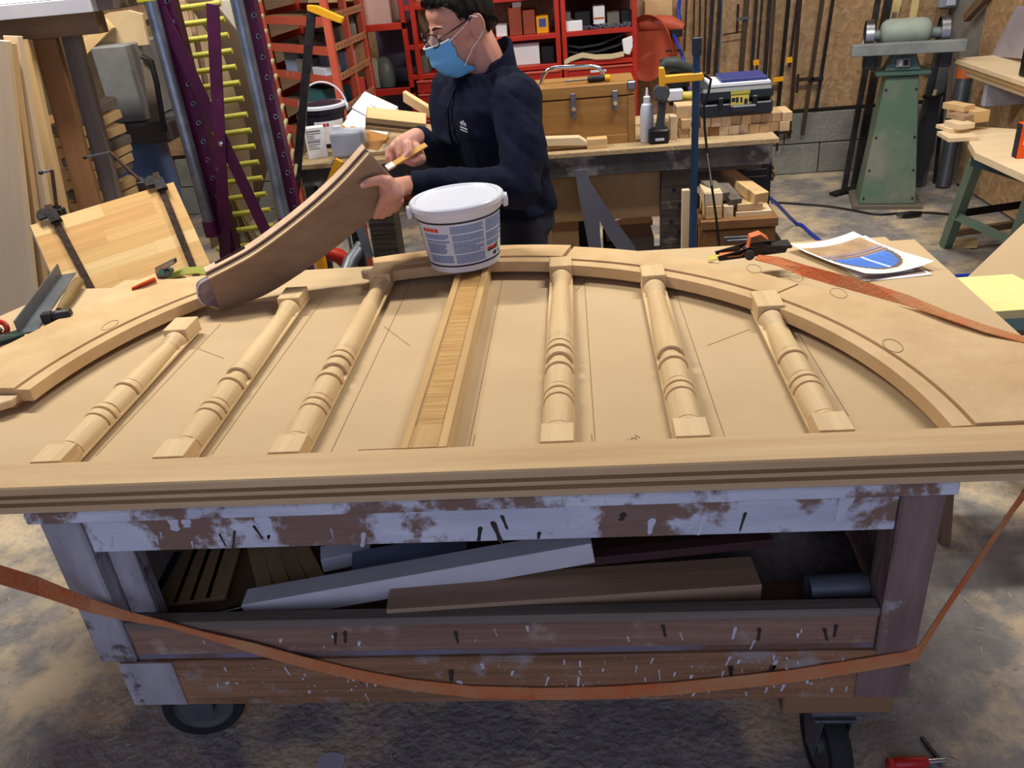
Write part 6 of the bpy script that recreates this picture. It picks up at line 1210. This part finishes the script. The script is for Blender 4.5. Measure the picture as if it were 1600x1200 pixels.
for k in range(110):
    t = random.uniform(.0, 1); s = random.choice((1, 1, 1, -1)); x = .035-.12*t; z = .035-.09*max(0, t-.35); yy = s*(.082-.03*max(0, t-.5)); a = V((x, yy, z+.012)); b = a+V((random.uniform(-.006, .004), -s*.001, -random.uniform(.012, .022))); hr.tube([HM @ a, HM @ b], [.0028, .0008], 4)
hr.m = [0]*len(hr.f); hr.build('hair', HAIR, man, smooth=True)
for s in (-1, 1): MB().tube([HM @ V((.0955, s*.014, .027)), HM @ V((.0935, s*.03, .032)), HM @ V((.080, s*.05, .028))], [.003, .0032, .0015], 6).build('eyebrow', HAIR, man, smooth=True)
for s in (-1, 1):
    MB().lathe([(.0005, -.0105), (.0105, 0), (.0005, .0105)], 12, HM @ M4.Translation((.0855, s*.032, .003))).build('eye', mat('eye_white', (220, 214, 208), .3), man, smooth=True)
    MB().tube([HM @ V((.0965, s*.022, -.002)), HM @ V((.099, s*.032, -.004)), HM @ V((.094, s*.043, -.002))], .0014, 5).build('eyelashes', HAIR, man)
# face mask with pleats and ear loops
mk = MB(); nu, nv = 24, 16
def mpt(u, v, off=0):
    xf = .134-.008*v if v < .45 else .1304-.053*((v-.45)/.55)**1.6; w = .060+.012*math.sin(v*pi)*1-.010*v; z = -.012-.112*v
    pl_ = .0045*((v*3.2+.35) % 1); t = u*1.22
    return HM @ V((xf-.013*min(1, abs(u)*2.4)**1.3*(1-v)-.080*(1-math.cos(t))*(.95+.1*v)+pl_+off, w*math.sin(t)*1.08, z+.010*abs(u)**2*(.6 if v < .3 else .9)))
for o_ in (0, -.002):
    for i in range(nu+1):
        for j in range(nv+1): mk.v.append(tuple(mpt(-1+2*i/nu, j/nv, o_)))
k = (nu+1)*(nv+1); I = lambda i, j: i*(nv+1)+j
for i in range(nu):
    for j in range(nv): mk.f += [(I(i, j), I(i+1, j), I(i+1, j+1), I(i, j+1)), (k+I(i, j), k+I(i, j+1), k+I(i+1, j+1), k+I(i+1, j))]
for i in range(nu): mk.f += [(I(i, 0), k+I(i, 0), k+I(i+1, 0), I(i+1, 0)), (I(i, nv), I(i+1, nv), k+I(i+1, nv), k+I(i, nv))]
for j in range(nv): mk.f += [(I(0, j), I(0, j+1), k+I(0, j+1), k+I(0, j)), (I(nu, j), k+I(nu, j), k+I(nu, j+1), I(nu, j+1))]
mk.m = [0]*len(mk.f); mko = mk.build('face_mask', mat('mask_blue', (112, 186, 238), .8, 0, (98, 172, 230), 9), man, smooth=True)
MB().tube([mpt(-1+2*i/24, .0, .0015) for i in range(25)], .0022, 5).build('mask_edge', PAPER, mko, smooth=True)
for s in (-1, 1):
    MB().tube([mpt(s*.97, .05, .002), HM @ V((.02, s*.080, .012)), HM @ V((.0, s*.088, .03)), HM @ V((-.018, s*.092, .02))], .0015, 5).build('ear_loop', PAPER, mko)
    MB().tube([mpt(s*.97, .78, .002), HM @ V((.02, s*.074, -.052)), HM @ V((-.004, s*.086, -.036)), HM @ V((-.02, s*.092, -.02))], .0015, 5).build('ear_loop', PAPER, mko)
# glasses slipped down the nose
gl = []
GLM = mat('glasses_black', (18, 16, 20), .3)
for s in (-1, 1):
    rim = [HM @ V((.124-.018*(.5+.5*math.cos(t)), s*(.037+.026*math.cos(t)), .004+.019*math.sin(t))) for t in [2*pi*i/24 for i in range(24)]]
    g_ = MB().tube(rim, .0019, 6, True).build('glasses_rim', GLM, man, smooth=True)
    ln = MB(); ln.v = [tuple(p) for p in rim]+[tuple(p-fx*.0012) for p in rim]; ln.f = [tuple(range(24)), tuple(range(47, 23, -1))]+[(i, i+24, (i+1) % 24+24, (i+1) % 24) for i in range(24)]; ln.m = [0]*len(ln.f)
    ln.build('lens', mat('lens_glass', (225, 232, 240), .05, 0, None, 3, alpha=.18), g_)
    MB().tube([HM @ V((.107, s*.063, .008)), HM @ V((.085, s*.072, .012)), HM @ V((.04, s*.081, .018)), HM @ V((-.005, s*.087, .026))], [.0022, .0024, .0024, .002], 6).build('glasses_temple', GLM, man, smooth=True)
MB().tube([HM @ V((.123, -.012, .008)), HM @ V((.127, 0, .011)), HM @ V((.123, .012, .008))], .0019, 6).build('glasses_bridge', GLM, man, smooth=True)
# chest lettering
tx = PY(718, 189, 2.585); f_ = zf; tr_r = PY(740, 201, 2.585)-PY(720, 191, 2.585)
lgM = frame(V((.60, -.72, -.10)), V((-.72, -.60, .1)), (0, 0, 0))
def chest_pt(px, py):                                    # front of the jacket along the pixel ray, found on the elliptic chest sections
    best = None
    for Y in [2.40+.004*i for i in range(70)]:
        p = PY(px, py, Y); f = V((-.82, -.57, 0)).normalized(); l = V((0, 0, 1)).cross(f)
        for (c0, rx0, ry0), (c1, rx1, ry1) in zip(SEC, SEC[1:]):
            if c0[2] <= p.z <= c1[2]:
                t = (p.z-c0[2])/(c1[2]-c0[2]); c = V(c0)*(1-t)+V(c1)*t; rx = rx0+(rx1-rx0)*t+.022; ry = ry0+(ry1-ry0)*t+.014; d = p-c
                if (abs(d.dot(f))/rx)**2.5+(abs(d.dot(l))/ry)**2.5 <= 1: return p
    return PY(px, py, 2.56)
pa, pb, pc_ = chest_pt(719, 194), chest_pt(731, 199), chest_pt(716, 203)
xv = (pb-pa).normalized(); yv = (pa-pc_); yv = (yv-xv*yv.dot(xv)).normalized(); nz2 = xv.cross(yv)
LM = lambda p: M4(((xv.x, yv.x, nz2.x, p.x), (xv.y, yv.y, nz2.y, p.y), (xv.z, yv.z, nz2.z, p.z), (0, 0, 0, 1)))
toc = (CAM-pa).normalized()*.008
text_obj('chest_lettering', 'efe', .024, LM(pa+toc), PAPER, man)
for r_, (wid, hh_) in enumerate(((.034, .0045), (.034, .003))):
    for k in range(7): MB().bb((k*wid/7, -.010-.008*r_, 0), (k*wid/7+wid/7*.7, -.010-.008*r_+hh_, .0006)).build('chest_lettering', PAPER, man, M=LM(pa+toc))
# ------------------------------------------------------------------ brush in his hand
bs = thing('glue_brush', (BT0+BT1)/2, 'small flat wooden glue brush with white bristles in the right hand', 'brush')
Mb_ = frame(bdv, (-.25, -.7, .55), BT0)
MB().bb((.026, -.009, -.0025), (bL, .009, .0025)).build('handle', wood('brush_wood', (214, 168, 88), (184, 136, 62), 'X', 30), bs, M=Mb_, bevel=.001)
MB().bb((0, -.0098, -.004), (.0255, .0098, .004)).build('bristles', mat('glue_bristle', (236, 226, 228), .5, 0, (222, 206, 206), 60), bs, M=Mb_, bevel=.001)
